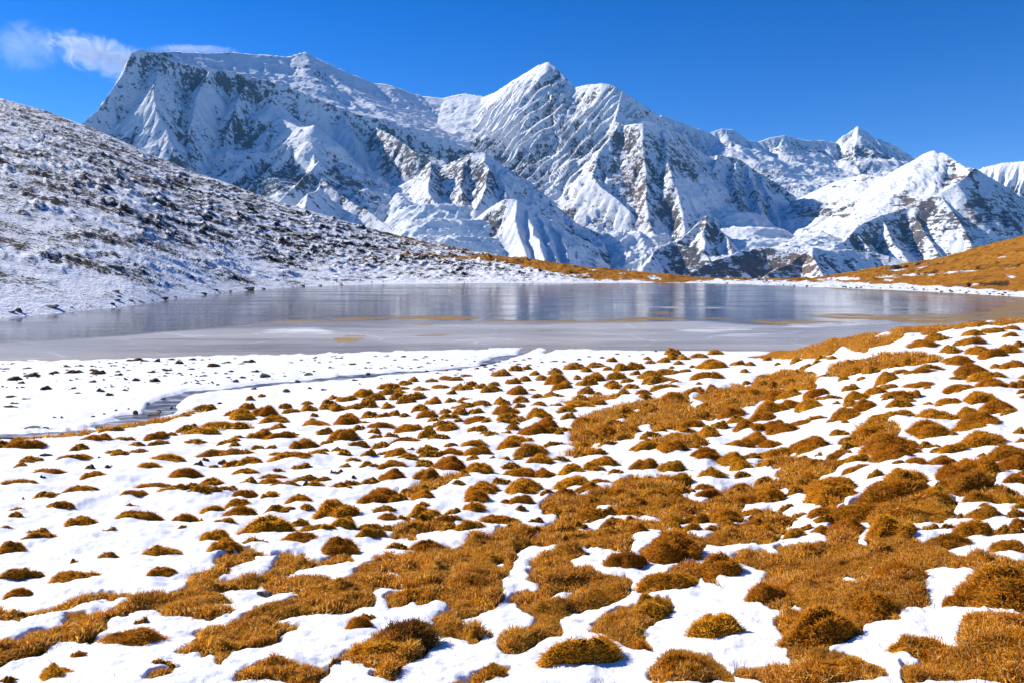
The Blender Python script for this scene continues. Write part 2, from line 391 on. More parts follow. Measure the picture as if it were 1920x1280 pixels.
def mountain_height(x, y, fine=True):
    """height, flute signal, winning group, local gully value at world x, y (1-D float32)."""
    n = len(x)
    wx = x + 50 * fbm(x / 900, y / 900, 3, 40) + 9 * fbm(x / 230, y / 230, 2, 47)
    wy = y + 50 * fbm(x / 900 + 7, y / 900, 3, 44) + 9 * fbm(x / 230 + 9, y / 230, 2, 49)
    # keep crests where they are: warp fades out near each crest, done per ridge below
    z = np.full(n, -1e9, np.float32)
    fl = np.zeros(n, np.float32)
    grp = np.zeros(n, np.int32)
    dd = np.full(n, 1e9, np.float32)
    calm = np.ones(n, np.float32)
    for ri, (nm, S, G, lam, g, pts) in enumerate(RIDGES):
        R = jagged(ridge_world(pts), ri, nm)
        LC = 1500.0 if nm in ('A_front', 'G_sky', 'G_right', 'C_sky', 'D_sky', 'B_right', 'B_div', 'S1', 'A_sky', 'B_sky') else 900.0
        seglen = np.hypot(np.diff(R[:, 0]), np.diff(R[:, 1]))
        acc = np.concatenate([[0], np.cumsum(seglen)])
        hmax = R[:, 2].max() + 400
        reach = hmax / S * 1.35 + 200
        cx0, cx1 = R[:, 0].min() - reach, R[:, 0].max() + reach
        cy0, cy1 = R[:, 1].min() - reach, R[:, 1].max() + reach
        idx = np.nonzero((x > cx0) & (x < cx1) & (y > cy0) & (y < cy1))[0]
        if len(idx) == 0: continue
        X0, Y0 = x[idx], y[idx]
        bx, by = wx[idx] - X0, wy[idx] - Y0
        best = np.full(len(idx), -1e9, np.float32); bd = np.full(len(idx), 1e9, np.float32); ba = np.zeros(len(idx), np.float32)
        for k in range(len(R) - 1):
            ax, ay, az = R[k]; ex, ey, ez = R[k + 1] - R[k]
            L2 = ex * ex + ey * ey + 1e-6
            t0 = np.clip(((X0 - ax) * ex + (Y0 - ay) * ey) / L2, 0, 1)
            d0 = np.hypot(X0 - (ax + ex * t0), Y0 - (ay + ey * t0))
            w = np.minimum(d0 / 350.0, 1.0) * (0.35 if nm in FLUTED else 1.0)
            xx = X0 + bx * w; yy = Y0 + by * w
            t = np.clip(((xx - ax) * ex + (yy - ay) * ey) / L2, 0, 1)
            dx = xx - (ax + ex * t); dy = yy - (ay + ey * t)
            d = np.hypot(dx, dy)
            sd = np.full(len(d), S, np.float32)
            if nm in CAPS:
                front = (dy * ex - dx * ey) < 0
                sd = np.where(front, S, CAPS[nm][0])
                if k == 0: sd = np.where(t <= 0, CAPS[nm][1], sd)
            h = az + ez * t - sd * (0.60 * d + 0.40 * LC * (1 - np.exp(-d / LC)))
            m = h > best
            best = np.where(m, h, best); bd = np.where(m, d, bd); ba = np.where(m, acc[k] + seglen[k] * t, ba)
        if nm in LIMIT:
            LR = np.array([p for p in RIDGES_BY[LIMIT[nm]]], np.float32)
            pxq = 960 + X0 / Y0 * F
            yl = np.interp(pxq, LR[:, 0], LR[:, 2])
            best = best - 1.9 * np.maximum(yl - Y0, 0)
            if LIMIT[nm] == 'A_front':
                best = best - 3.0 * np.maximum(262 - pxq, 0) * Y0 / F
        # gullies run straight down the flanks
        if nm in FLUTED:
            ov = R[-1, :2] - R[0, :2]; ov = ov / np.hypot(*ov)
            a = ((X0 - R[0, 0]) * ov[0] + (Y0 - R[0, 1]) * ov[1] + FLUTED[nm] * bd) / lam + 0.25 * gn(X0 / 300, Y0 / 300, 17)
        else:
            a = ba / lam + 0.5 * gn(X0 / 420, Y0 / 420, 17)
        gv = 1 - np.abs(gn(a + 3.1 * ri, bd / (lam * 5.0) + ri * 1.7, 60 + ri)) * 1.9
        gv2 = 1 - np.abs(gn(a * 2.6 + 9.1 * ri, bd / (lam * 3.0) + 5, 90 + ri)) * 1.9
        gv3 = 1 - np.abs(gn(a * 6.3 + 4.1 * ri, bd / (lam * 2.0) + 8, 120 + ri)) * 1.9
        env = np.minimum(bd / 380.0, 1.0) * 1.55
        gul = (gv - 0.55) * 1.0 + (gv2 - 0.55) * 0.45 + (gv3 - 0.55) * 0.2
        best = best + G * env * gul
        m = best > z[idx]
        ii = idx[m]
        z[ii] = best[m]; fl[ii] = gul[m]; grp[ii] = g; dd[ii] = bd[m]; calm[ii] = 0.28 if nm in FLUTED else (0.75 if nm.startswith('A_s') else 1.0)
    ice = np.zeros(n, np.float32)
    for gi, (hw, ca, pts) in enumerate(GLACIERS):
        R = ridge_world(pts)
        best = np.full(n, -1e9, np.float32); bd = np.full(n, 1e9, np.float32)
        for k in range(len(R) - 1):
            ax, ay, az = R[k]; ex, ey, ez = R[k + 1] - R[k]
            L2 = ex * ex + ey * ey + 1e-6
            t = np.clip(((wx - ax) * ex + (wy - ay) * ey) / L2, 0, 1)
            d = np.hypot(wx - (ax + ex * t), wy - (ay + ey * t))
            h = az + ez * t - 0.10 * d - np.maximum(d - hw, 0) * 0.7
            m = h > best
            best = np.where(m, h, best); bd = np.where(m, d, bd)
        crev = ridged(wx / 210 + gi, wy / 120, 3, 200 + gi) + 0.5 * np.abs(gn(wx / 45, wy / 30, 210 + gi))
        best = best + ca * (crev - 1.0) * 1.6
        m = best > z
        z = np.where(m, best, z); ice = np.where(m, 1.0, ice); fl = np.where(m, 0, fl); dd = np.where(m, 200, dd)
    # valley floor
    fz = -330 + 80 * fbm(x / 900, y / 900, 4, 300)
    m = fz > z
    z = np.where(m, fz, z); fl = np.where(m, 0, fl)
    env = 0.12 + 0.88 * np.minimum(dd / 420.0, 1.0)
    soft = np.where(ice > 0.5, 0.35, calm)
    rr = ridged(wx / 420, wy / 420, 4, 310)
    z = z + env * soft * (26 * (rr - 0.9))
    z = z + (0.25 + 0.75 * env) * soft * 6 * fbm(x / 75, y / 75, 3, 330)
    rr2 = ridged(wx / 95, wy / 95, 3, 350)
    z = z + (0.3 + 0.7 * env) * soft * 8 * (rr2 - 0.8)
    return z, fl, grp, ice, dd


def build_mountains():
    # coarse pass to learn where the terrain is seen
    NC0, NR0 = 230, 520
    u0 = np.linspace(-0.86, 0.86, NC0); Y0 = np.linspace(3600, 15500, NR0)
    UU, YY = np.meshgrid(u0, Y0)
    zc = mountain_height((UU * YY).ravel().astype(np.float32), YY.ravel().astype(np.float32))[0].reshape(NR0, NC0)
    v = (zc - CZ) / YY                                   # screen height
    mx = np.maximum.accumulate(v, 0)
    vis = (v >= mx - 0.004).astype(float)
    dv = np.abs(np.diff(v, axis=0, prepend=v[:1])) * vis * F
    wgt = dv + 0.2 * vis + 0.12
    # smooth across columns and rows
    k = 7
    pad = np.pad(wgt, ((0, 0), (k, k)), 'edge')
    wgt = sum(pad[:, i:i + NC0] for i in range(2 * k + 1)) / (2 * k + 1)
    pad = np.pad(wgt, ((4, 4), (0, 0)), 'edge')
    wgt = sum(pad[i:i + NR0] for i in range(9)) / 9
    cum = np.cumsum(wgt, 0); cum = (cum - cum[0]) / (cum[-1] - cum[0])
    NC, NR = 900, 600
    u = np.linspace(-0.80, 0.80, NC)
    rows = np.linspace(0, 1, NR)
    Yc = np.stack([np.interp(rows, cum[:, j], Y0) for j in range(NC0)], 1)      # NR x NC0
    fi = np.interp(u, u0, np.arange(NC0)); i0 = np.clip(fi.astype(int), 0, NC0 - 2); fr = fi - i0
    YY = (Yc[:, i0] * (1 - fr) + Yc[:, i0 + 1] * fr).astype(np.float32)
    UU = np.broadcast_to(u, YY.shape).astype(np.float32)
    X = (UU * YY).ravel(); Y = YY.ravel()
    z, fl, grp, ice, dd = mountain_height(X, Y)
    V = np.stack([X, Y, z], 1)
    # normals on the grid
    P = V.reshape(NR, NC, 3).astype(np.float64)
    du = np.gradient(P, axis=1); dr = np.gradient(P, axis=0)
    N = np.cross(du, dr); N /= np.linalg.norm(N, axis=2, keepdims=True) + 1e-9
    N[N[..., 2] < 0] *= -1
    steep = np.sqrt(np.maximum(1 - N[..., 2] ** 2, 0)) / np.maximum(N[..., 2], 0.05)
    steep = steep.ravel().astype(np.float32)
    # patches of bare rock
    px = 960 + X / Y * F; py = HZ - (z - CZ) / Y * F
    blob = np.zeros(len(X), np.float32); brown = np.full(len(X), 0.12, np.float32)
    wpx = px + 7 * fbm(X / 140, Y / 140, 3, 400); wpy = py + 6 * fbm(X / 140 + 5, z / 120, 3, 404)
    for (bx, by, bw, bh, am, br) in ROCK:
        q = np.exp(-(((wpx - bx) / bw) ** 2 + ((wpy - by) / bh) ** 2) ** 1.3 * 0.7)
        blob += am * q; brown = np.maximum(brown, br * np.minimum(q * 1.6, 1))
    rock = 0.10 * np.clip(steep - 1.3, -1, 1.5) + np.minimum(0.42 * blob, 0.29 + 0.14 * sstep(430, 465, py) * (px > 1180)) - 0.26 * fl * (steep > 0.6) - 0.045
    rock = rock - 0.7 * ice - 0.35 * (px < 905) * (dd > 100) * (z > 1500) * (steep < 0.9)
    far = (Y > 11500)
    rock = np.where(far, rock - 0.05, rock)
    strata = np.isin(grp, [2, 3]).astype(np.float32) + 0.35 * (grp < 2)
    attrs = {'strata': strata, 'rock': rock, 'brown': brown, 'ice': ice, 'steep': steep}
    return V, N.reshape(-1, 3), NR, NC, grp, attrs, (px, py)


def mountain_material():
    t = NT('mountain_rock_and_snow')
    p = t.pos()
    rock = t.attr('rock'); brown = t.attr('brown'); ice = t.attr('ice')
    n1 = t.noise(p, 0.015, 8, 0.74)
    strat = t.scalevec(p, 0.009, 0.009, 0.045, (0.0, -0.6, 0.0))
    streak = t.scalevec(p, 0.034, 0.034, 0.0085)
    n2 = t.mix(t.attr('strata'), t.noise(streak, 1.0, 8, 0.74, 0.4), t.noise(strat, 1.0, 8, 0.72, 0.6))
    n2s = t.n('ShaderNodeSeparateColor'); t.l(n2, n2s.inputs[0]); n2 = n2s.outputs[0]
    nn = t.math('ADD', t.math('MULTIPLY', t.math('SUBTRACT', n1, 0.5), 2.1), t.math('MULTIPLY', t.math('SUBTRACT', n2, 0.5), 1.9))
    f = t.math('ADD', rock, nn)
    mask = t.ramp(f, 0.15, 0.28)
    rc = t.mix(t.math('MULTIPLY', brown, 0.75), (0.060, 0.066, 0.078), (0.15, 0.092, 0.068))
    nv = t.noise(p, 0.03, 5, 0.7)
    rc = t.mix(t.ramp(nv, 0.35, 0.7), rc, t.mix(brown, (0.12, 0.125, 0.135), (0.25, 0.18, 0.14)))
    sc = t.mix(t.math('MULTIPLY', ice, t.ramp(n2, 0.45, 0.62, 0.0, 0.5)), (0.86, 0.88, 0.90), (0.55, 0.70, 0.76))
    col = t.mix(mask, sc, rc)
    hb = t.math('ADD', t.math('MULTIPLY', n1, 1.0), t.math('MULTIPLY', n2, 0.8))
    nb = t.bump(hb, 26.0, 0.7)
    t.bsdf(col, 0.9, 0.15, nb)
    return t.m


mtn_mat = mountain_material()
V, N, NR, NC, grp, attrs, _pp = build_mountains()
Fq = grid_faces(NR, NC)
gq = np.stack([grp[Fq[:, i]] for i in range(4)], 1).max(1)
_names = ['snow_massif', 'fluted_snow_peak', 'foothill_ridge', 'strata_snow_peak', 'far_snow_range']
_labels = ['broad snow massif with a shaded blue rock face, left half of the skyline',
           'pyramid snow peak with fluted faces and a brown rock buttress, centre of the skyline',
           'low brown and blue rock ridges at the foot of the mountains behind the lake',
           'sunlit snow peak with slanting rock bands above a dark blue face, right of the skyline',
           'distant hazy snow range with a small dark horn, behind the valley']
for g in range(5):
    fs = Fq[gq == g]
    used, inv = np.unique(fs.ravel(), return_inverse=True)
    me = make_mesh(_names[g], V[used], inv.reshape(-1, 4), mtn_mat, True, {k: a[used] for k, a in attrs.items()})
    me.normals_split_custom_set_from_vertices([tuple(v) for v in N[used]])
    link(_names[g], me, 'structure', _labels[g])

# ================================================================== SHORES AND NEAR GROUND
def interp_curve(pts, q):
    a = np.array(sorted(pts), float)
    return np.interp(q, a[:, 0], a[:, 1])


FAR_SHORE = [(-400,640),(-200,618),(0,597),(100,588),(200,578),(260,572),(330,560),(390,553),(450,546),(560,538),(700,533),(850,531.5),(1000,530.5),(1150,530.5),(1280,531),(1400,533),(1500,537),(1600,541),(1700,545),(1800,550),(1920,557),(2050,566),(2400,590)]
NEAR_SHORE = [(-400,690),(0,681),(150,675),(300,669),(420,670),(560,668),(700,664),(830,657),(860,661),(930,658),(960,651),(1000,648.5),(1040,648),(1080,650),(1110,656),(1200,657.5),(1320,655),(1450,656),(1500,648),(1600,640),(1700,632),(1920,625),(2400,610)]
HILL = [(-500,84,200),(-200,140,215),(0,184,230),(40,196,234),(80,207,240),(150,232,250),(230,265,262),(300,298,275),(360,322,290),(430,345,300),(500,372,320),(600,402,345),(680,425,365),(760,446,385),(820,458,395),(880,470,400),(940,481,390),(1000,488,372),(1070,496,355),(1120,505,345),(1180,509,330),(1240,512,318),(1290,521.5,300),(1400,524,290),(1500,524,290),(1540,520,300),(1600,509,300),(1680,497,300),(1740,489,300),(1780,480,300),(1820,468,300),(1860,458,300),(1920,441,300),(2050,410,300),(2300,350,300)]
_h = np.array(HILL, float)
_h[:, 2] *= np.interp(_h[:, 0], [0, 500, 900, 1100], [1.0, 1.0, 1.0, 1.0])
_h[:, 2] *= np.interp(_h[:, 0], [-200, 0, 230, 430, 600, 760, 1000], [2.4, 2.3, 1.75, 1.35, 1.15, 1.06, 1.0])


def _smooth(v, s):
    k = np.exp(-0.5 * (np.arange(-3 * s, 3 * s + 1) / s) ** 2); k /= k.sum()
    return np.convolve(np.pad(v, 3 * s, 'edge'), k, 'valid')


_FX = np.arange(-700, 2700, 4.0)
_FY0 = _smooth(CZ * F / (interp_curve(FAR_SHORE, _FX) - HZ), 6)
_FY1 = _smooth(np.interp(_FX, _h[:, 0], _h[:, 2]), 22)
_FPY = _smooth(np.interp(_FX, _h[:, 0], _h[:, 1]), 6)


def far_profile(px):
    Y0 = np.interp(px, _FX, _FY0)
    Y1 = np.maximum(np.interp(px, _FX, _FY1), Y0 + 14)
    py1 = np.interp(px, _FX, _FPY)
    z1 = CZ + (HZ - py1) / F * Y1
    return Y0, Y1, z1


def poly_sd(px, py, poly, ysc=1.6):
    """signed distance in photo pixels (inside positive); rows weigh more than columns"""
    P = np.array(poly, np.float32).reshape(-1, 2)
    x, y = px, py * ysc
    X, Y = P[:, 0], P[:, 1] * ysc
    inside = np.zeros(x.shape, bool); d2 = np.full(x.shape, 1e12, np.float32)
    n = len(P)
    for i in range(n):
        x0, y0, x1, y1 = X[i], Y[i], X[(i + 1) % n], Y[(i + 1) % n]
        c = ((y0 > y) != (y1 > y)) & (x < (x1 - x0) * (y - y0) / (y1 - y0 + 1e-9) + x0)
        inside ^= c
        ex, ey = x1 - x0, y1 - y0
        t = np.clip(((x - x0) * ex + (y - y0) * ey) / (ex * ex + ey * ey + 1e-9), 0, 1)
        d2 = np.minimum(d2, (x - x0 - ex * t) ** 2 + (y - y0 - ey * t) ** 2)
    d = np.sqrt(d2)
    return np.where(inside, d, -d)


def poly_field(px, py, polys, pad=30):
    out = np.full(px.shape, -pad, np.float32)
    for poly in polys:
        P = np.array(poly, np.float32).reshape(-1, 2)
        m = (px > P[:, 0].min() - pad) & (px < P[:, 0].max() + pad) & (py > P[:, 1].min() - pad) & (py < P[:, 1].max() + pad)
        if m.any():
            out[m] = np.maximum(out[m], poly_sd(px[m], py[m], poly))
    return out


# ---- the far bank: snow hill on the left, low brown bank, brown hill on the right
FB_BROWN = [
 [(740,478),(800,477),(870,481),(935,479),(1000,486),(1070,493),(1120,500),(1200,506),(1290,516),(1300,529),(1240,531),(1200,526),(1130,523),(1100,519),(1060,516),(1010,507),(985,500),(940,494),(880,487),(800,483),(740,481)],
 [(1060,520),(1120,519),(1180,523),(1160,527),(1080,524)],
 [(1280,519),(1400,521),(1500,521),(1540,515),(1600,500),(1700,480),(1800,460),(1920,430),(2400,330),(2400,600),(2050,560),(1920,547),(1840,543),(1760,537),(1680,533),(1600,531),(1540,530),(1440,528),(1350,527),(1280,528)],
]
FB_SNOW = [
 [(1560,522.5),(1610,522),(1613,526),(1560,527)],[(1630,522),(1650,519),(1690,515.5),(1760,512),(1825,507),(1828,508.5),(1760,514),(1700,518),(1650,522)],
 [(1740,516),(1752,515.5),(1750,518),(1738,518)],[(1658,524.5),(1676,525),(1672,528),(1655,527.5)],[(1883,502.5),(1903,500.5),(1904,502),(1884,504)],[(1872,483),(1884,481),(1882,484),(1873,485)],
 [(1883,517.5),(1892,517.5),(1891,519.5),(1884,519.5)],[(1893,519),(1903,519),(1902,523),(1893,522)],[(1672,508),(1702,505),(1700,507.5),(1674,510)],[(1718,503),(1738,500),(1736,502.5),(1720,505.5)],
 [(1100,507),(1118,506.5),(1116,509),(1101,509)],[(1160,515),(1170,514),(1168,517),(1160,517)],[(1217,521),(1245,521.5),(1240,526),(1219,526)],[(1820,533),(1838,532),(1836,535),(1820,536)],
 [(1540,524),(1556,523),(1556,527),(1530,528)],
]
FB_DARK = [
 [(1640,521.5),(1690,514),(1760,510),(1826,504),(1834,501),(1840,501.5),(1860,502.5),(1880,501),(1900,499),(1920,492),(1960,484),(1960,489),(1920,497),(1905,502),(1880,504),(1850,505),(1832,505),(1770,512),(1700,516.5),(1645,523)],
 [(1838,529),(1850,527.5),(1872,526.5),(1880,524),(1890,524),(1893,530),(1888,537),(1864,536),(1838,533)],
 [(1816,529),(1822,529),(1824,538),(1815,538)],
]


def build_far_bank():
    NCf = 900
    px = np.linspace(-420, 2350, NCf)
    u = (px - 960) / F
    Y0, Y1, z1 = far_profile(px)
    q = np.concatenate([[-0.22, -0.12, -0.06, -0.03], np.linspace(0, 1, 190) ** 1.25, 1 + np.array([.006, .015, .03, .06, .11, .2, .35, .6, 1.0, 1.6])])
    Q, PX = np.meshgrid(q, px, indexing='ij')
    Yg = Y0 + (Y1 - Y0) * Q
    rise = np.interp(px, [0, 700, 1000, 1500, 1920], [1.08, 1.15, 1.25, 1.1, 1.05])
    qq = np.clip(Q, 0, 1)
    z = z1 * (0.98 * qq ** rise + 0.02 * np.sqrt(qq))
    over = np.clip(Q - 1, 0, None)
    z = z - over * (Y1 - Y0) * (0.30 + 0.5 * over)
    z = np.where(Q < 0, Q * 9.0, z)
    Xg = (PX - 960) / F * Yg
    X, Y, Z = Xg.ravel().astype(np.float32), Yg.ravel().astype(np.float32), z.ravel().astype(np.float32)
    qf = Q.ravel(); pf = PX.ravel()
    py = HZ - (Z - CZ) / Y * F
    # tussocks and hollows
    env = sstep(0.0, 0.05, qf) * (1 - 0.6 * sstep(0.97, 1.0, qf) * (qf <= 1.02))
    leftw = 1 - sstep(900, 1250, pf)
    a = X * 0.8 + Y * 0.6; b = -X * 0.6 + Y * 0.8
    t1 = 1 - np.abs(gn(X / 3.4, Y / 3.0, 500)) * 2.0
    t2 = 1 - np.abs(gn(X / 1.7 + 3, Y / 1.5, 502)) * 2.0
    t3 = fbm(X / 9.0, Y / 8.0, 4, 505)
    t4 = np.maximum(fbm(X / 4.2, Y / 3.8, 3, 508), 0)
    amp = (0.30 + 0.7 * np.clip(t3 + 0.6, 0, 1.4)) * env
    hill = (0.62 * t1 + 0.36 * t2 + 0.65 * t3 + 0.7 * t4 - 0.4) * amp
    Z = Z + hill * (0.5 + 0.5 * leftw) * np.clip(0.35 + (qf * 2.2), 0.35, 1.15)
    Z = np.where(qf < 0.02, Z, Z)
    # cover
    wx = px_w = pf + 4 * fbm(X / 3.0, Y / 6.0, 3, 520); wy = py + 1.9 * fbm(X / 2.5 + 5, Y / 9.0, 4, 524)
    brown = sstep(-1.6, 1.6, poly_field(wx, wy, FB_BROWN)); snow = sstep(-0.8, 0.8, poly_field(wx, wy, FB_SNOW)); dark = sstep(-1.0, 0.8, poly_field(wx, wy, FB_DARK))
    edge = np.exp(-((pf - 830) / 110.0) ** 2) * sstep(0.70, 0.98, qf) * 0.30
    # little cut bank where the dark line is
    Z = Z - dark * 0.5
    sn = np.clip(1 - brown + snow, 0, 1)
    tus = (0.5 * t1 + 0.4 * t2 + 0.9 * t4 - 0.2 * t3)
    me = make_mesh('far_bank', np.stack([X, Y, Z], 1), grid_faces(len(q), NCf), far_bank_material(), True,
                   {'snow': sn, 'dark': dark, 'tus': tus, 'edge': edge, 'hillside': leftw * env, 'up': qf})
    link('far_bank', me, 'structure', 'snow covered tussock hillside and low brown bank beyond the frozen lake')


def far_bank_material():
    t = NT('snowy_tussock_hillside')
    p = t.pos()
    sn = t.attr('snow'); tus = t.attr('tus'); hs = t.attr('hillside'); edge = t.attr('edge')
    n1 = t.noise(p, 0.55, 5, 0.6); n2 = t.noise(p, 2.2, 5, 0.65); n3 = t.noise(p, 0.07, 3, 0.5)
    g = t.n('ShaderNodeNewGeometry')
    sep = t.n('ShaderNodeSeparateXYZ'); t.l(g.outputs['Normal'], sep.inputs[0])
    # bare tussock, thickest on flanks turned from the sun: shade painted into the colour
    shade_side = t.math('ADD', t.math('MULTIPLY', sep.outputs[0], 0.55), t.math('MULTIPLY', sep.outputs[1], -0.60))
    k = t.math('ADD', t.math('MULTIPLY', t.math('SUBTRACT', n1, 0.5), 1.5), t.math('MULTIPLY', t.math('SUBTRACT', n2, 0.5), 1.6))
    k = t.math('ADD', k, t.math('MULTIPLY', t.math('SUBTRACT', n3, 0.5), 1.7))
    k = t.math('ADD', k, t.math('MULTIPLY', shade_side, 1.25))
    k = t.math('ADD', k, t.math('MULTIPLY', tus, 0.10))
    k = t.math('ADD', k, t.math('MULTIPLY', edge, 0.9))
    k = t.math('ADD', k, t.math('MULTIPLY', t.math('SUBTRACT', 1.0, hs), -0.15))
    bare = t.ramp(t.math('ADD', k, t.ramp(t.attr('up'), 0.0, 0.35, -0.08, 0.05)), 0.36, 0.47)
    snowy = t.math('MULTIPLY', sn, t.math('SUBTRACT', 1.0, bare))
    # brown bank: a few snow flecks
    tc = t.mix(t.ramp(n2, 0.35, 0.65), (0.022, 0.018, 0.016), (0.085, 0.060, 0.040))
    tc = t.mix(t.ramp(edge, 0.05, 0.25), tc, (0.25, 0.15, 0.06))
    gc = t.mix(t.ramp(n1, 0.35, 0.68), (0.25, 0.10, 0.012), (0.52, 0.235, 0.025))
    gc = t.mix(t.ramp(n3, 0.40, 0.62), gc, (0.42, 0.165, 0.016))
    gc = t.mix(t.ramp(n2, 0.60, 0.68), gc, (0.13, 0.07, 0.03))
    gc = t.mix(t.ramp(t.noise(t.scalevec(p, 0.05, 0.05, 0.5), 1.0, 6, 0.7), 0.50, 0.66, 0, 0.6), gc, (0.17, 0.07, 0.015))
    gc = t.mix(t.attr('dark'), gc, (0.07, 0.035, 0.015))
    base = t.mix(t.ramp(sn, 0.35, 0.6), gc, tc)
    col = t.mix(snowy, base, (0.88, 0.90, 0.93))
    hb = t.math('ADD', t.math('MULTIPLY', n1, 1.0), t.math('MULTIPLY', n2, 0.45))
    t.bsdf(col, 0.92, 0.1, t.bump(hb, 0.8, 0.85))
    return t.m


build_far_bank()

# ---- the lake
WEED = [
 [(495,602),(560,599),(620,598),(690,594.5),(760,593),(840,592.5),(900,595),(915,598),(880,600),(800,599),(720,600),(640,601),(560,604)],
 [(900,600),(1000,600.5),(1100,600),(1170,597),(1240,594),(1300,595.5),(1290,600),(1200,602),(1100,603.5),(1000,604),(900,603)],
 [(630,634),(655,629),(690,629),(696,634),(670,640),(636,641)],[(785,628),(820,625),(850,625),(838,630),(795,631)],[(1215,586),(1250,584),(1252,588),(1225,589)],
 [(780,609),(812,608),(815,610.5),(785,611)],
 [(1500,592),(1580,588),(1660,590),(1760,588.5),(1850,585),(1885,570),(1920,560),(2300,560),(2300,640),(1920,604),(1840,601),(1760,606),(1700,604),(1640,601),(1560,598),(1520,595)],
 [(1380,600),(1440,598),(1500,600),(1560,603),(1600,605),(1540,609),(1470,610),(1420,606)],[(1300,596),(1380,596),(1360,599),(1310,599)],
 [(1540,537.5),(1700,546),(1800,551),(1920,558),(2300,580),(2300,590),(1920,566),(1800,556),(1700,550),(1600,545),(1540,541)],
]
WHITE = [
 [(470,622),(510,616),(560,613),(600,614),(632,622),(610,628),(560,627),(500,627)],[(1190,574.5),(1250,574),(1300,576.5),(1290,578),(1200,577)],[(1295,576),(1340,575),(1380,575.5),(1400,577),(1340,578.5),(1300,578)],
 [(1250,620),(1330,613),(1420,614),(1400,620),(1300,624)],[(1330,628),(1420,624),(1500,622),(1490,627),(1380,632)],[(1480,606),(1560,604),(1590,610),(1520,616),(1450,614)],
]
FROST = [  # dull frosted ice, against the clear black ice beyond
 [(-400,720),(-400,672),(-200,660),(0,643),(120,636),(240,629),(330,620),(420,612),(470,606),(520,602),(640,601),(760,600),(900,602),(1100,604),(1300,602),(1400,608),(1560,612),(1700,608),(1900,606),(1900,720)],
]


def lake_material():
    t = NT('frozen_lake')
    p = t.pos()
    weed = t.attr('weed'); white = t.attr('white'); frost = t.attr('frost'); rim = t.attr('rim')
    sv = t.scalevec(p, 0.22, 1.1, 1.0)
    s1 = t.noise(sv, 1.0, 6, 0.62)
    sv2 = t.scalevec(p, 0.03, 0.12, 1.0)
    s2 = t.noise(sv2, 1.0, 5, 0.6)
    fine = t.noise(p, 6.0, 6, 0.7)
    wf = t.math('ADD', weed, t.math('MULTIPLY', t.math('SUBTRACT', s1, 0.5), 3.6))
    wm = t.math('MULTIPLY', t.ramp(wf, 0.50, 0.95), 0.85)
    base = t.mix(frost, (0.075, 0.07, 0.065), t.mix(t.ramp(s2, 0.38, 0.62), (0.27, 0.245, 0.21), (0.46, 0.43, 0.385)))
    base = t.mix(t.ramp(s1, 0.45, 0.78, 0, 0.38), base, (0.62, 0.62, 0.63))
    base = t.mix(t.math('MULTIPLY', rim, 0.8), base, (0.42, 0.33, 0.24))
    base = t.mix(wm, base, t.mix(t.ramp(fine, 0.35, 0.65), (0.27, 0.15, 0.03), (0.44, 0.27, 0.07)))
    vo = t.n('ShaderNodeTexVoronoi', feature='DISTANCE_TO_EDGE'); t.l(t.scalevec(p, 0.16, 0.30, 1.0), vo.inputs['Vector']); vo.inputs['Scale'].default_value = 1.0
    crack = t.math('MULTIPLY', t.ramp(vo.outputs[0], 0.035, 0.0, 0, 0.5), t.ramp(s2, 0.42, 0.6))
    base = t.mix(t.math('MULTIPLY', crack, t.math('ADD', t.math('MULTIPLY', frost, 0.7), 0.3)), base, (0.75, 0.77, 0.80))
    wh = t.math('MULTIPLY', t.ramp(t.math('ADD', t.math('MULTIPLY', white, 0.8), t.math('MULTIPLY', t.math('SUBTRACT', s1, 0.5), 2.6)), 0.35, 1.1), 0.75)
    base = t.mix(wh, base, (0.80, 0.82, 0.85))
    matte = t.math('MAXIMUM', wm, wh)
    rough = t.math('ADD', t.math('MULTIPLY', frost, 0.20), t.ramp(s2, 0.35, 0.7, 0.06, 0.18))
    rough = t.math('MAXIMUM', rough, t.math('MULTIPLY', matte, 0.75))
    spec = t.math('MULTIPLY', t.math('SUBTRACT', 1.0, t.math('MULTIPLY', matte, 0.85)), t.ramp(frost, 0, 1, 0.5, 0.42))
    rip = t.noise(t.scalevec(p, 0.9, 2.2, 1.0), 1.0, 4, 0.6)
    rip2 = t.noise(t.scalevec(p, 0.12, 0.5, 1.0), 1.0, 3, 0.5)
    hb = t.math('ADD', rip, t.math('MULTIPLY', rip2, 3.0))
    t.bsdf(base, rough, spec, t.bump(hb, 0.012, 0.5), **{'IOR': 1.33})
    return t.m


def build_lake():
    px = np.linspace(-520, 2450, 420)
    py = np.concatenate([np.linspace(525, 700, 176), [712, 730, 760, 800]])
    PY, PX = np.meshgrid(py, px, indexing='ij')
    Y = CZ * F / (PY - HZ); X = (PX - 960) / F * Y
    x, y = X.ravel().astype(np.float32), Y.ravel().astype(np.float32)
    wx = PX.ravel() + 9 * fbm(x / 14, y / 5, 4, 600); wy = PY.ravel() + 1.4 * fbm(x / 14 + 7, y / 5, 4, 604)
    weed = 0.9 * sstep(-5, 3.5, poly_field(wx, wy, WEED)); white = sstep(-4, 4, poly_field(wx, wy, WHITE)); frost = sstep(-4, 4, poly_field(wx, wy, FROST))
    ns = interp_curve(NEAR_SHORE, PX.ravel())
    rim = sstep(16, 2, ns - PY.ravel()) * (0.4 + 0.6 * sstep(500, 0, PX.ravel()))
    me = make_mesh('lake', np.stack([x, y, np.zeros_like(x)], 1), grid_faces(len(py), len(px)), lake_material(), False,
                   {'weed': weed, 'white': white, 'frost': frost, 'rim': rim})
    link('lake', me, 'structure', 'shallow lake half frozen over, grey ice with golden weed showing through')


build_lake()

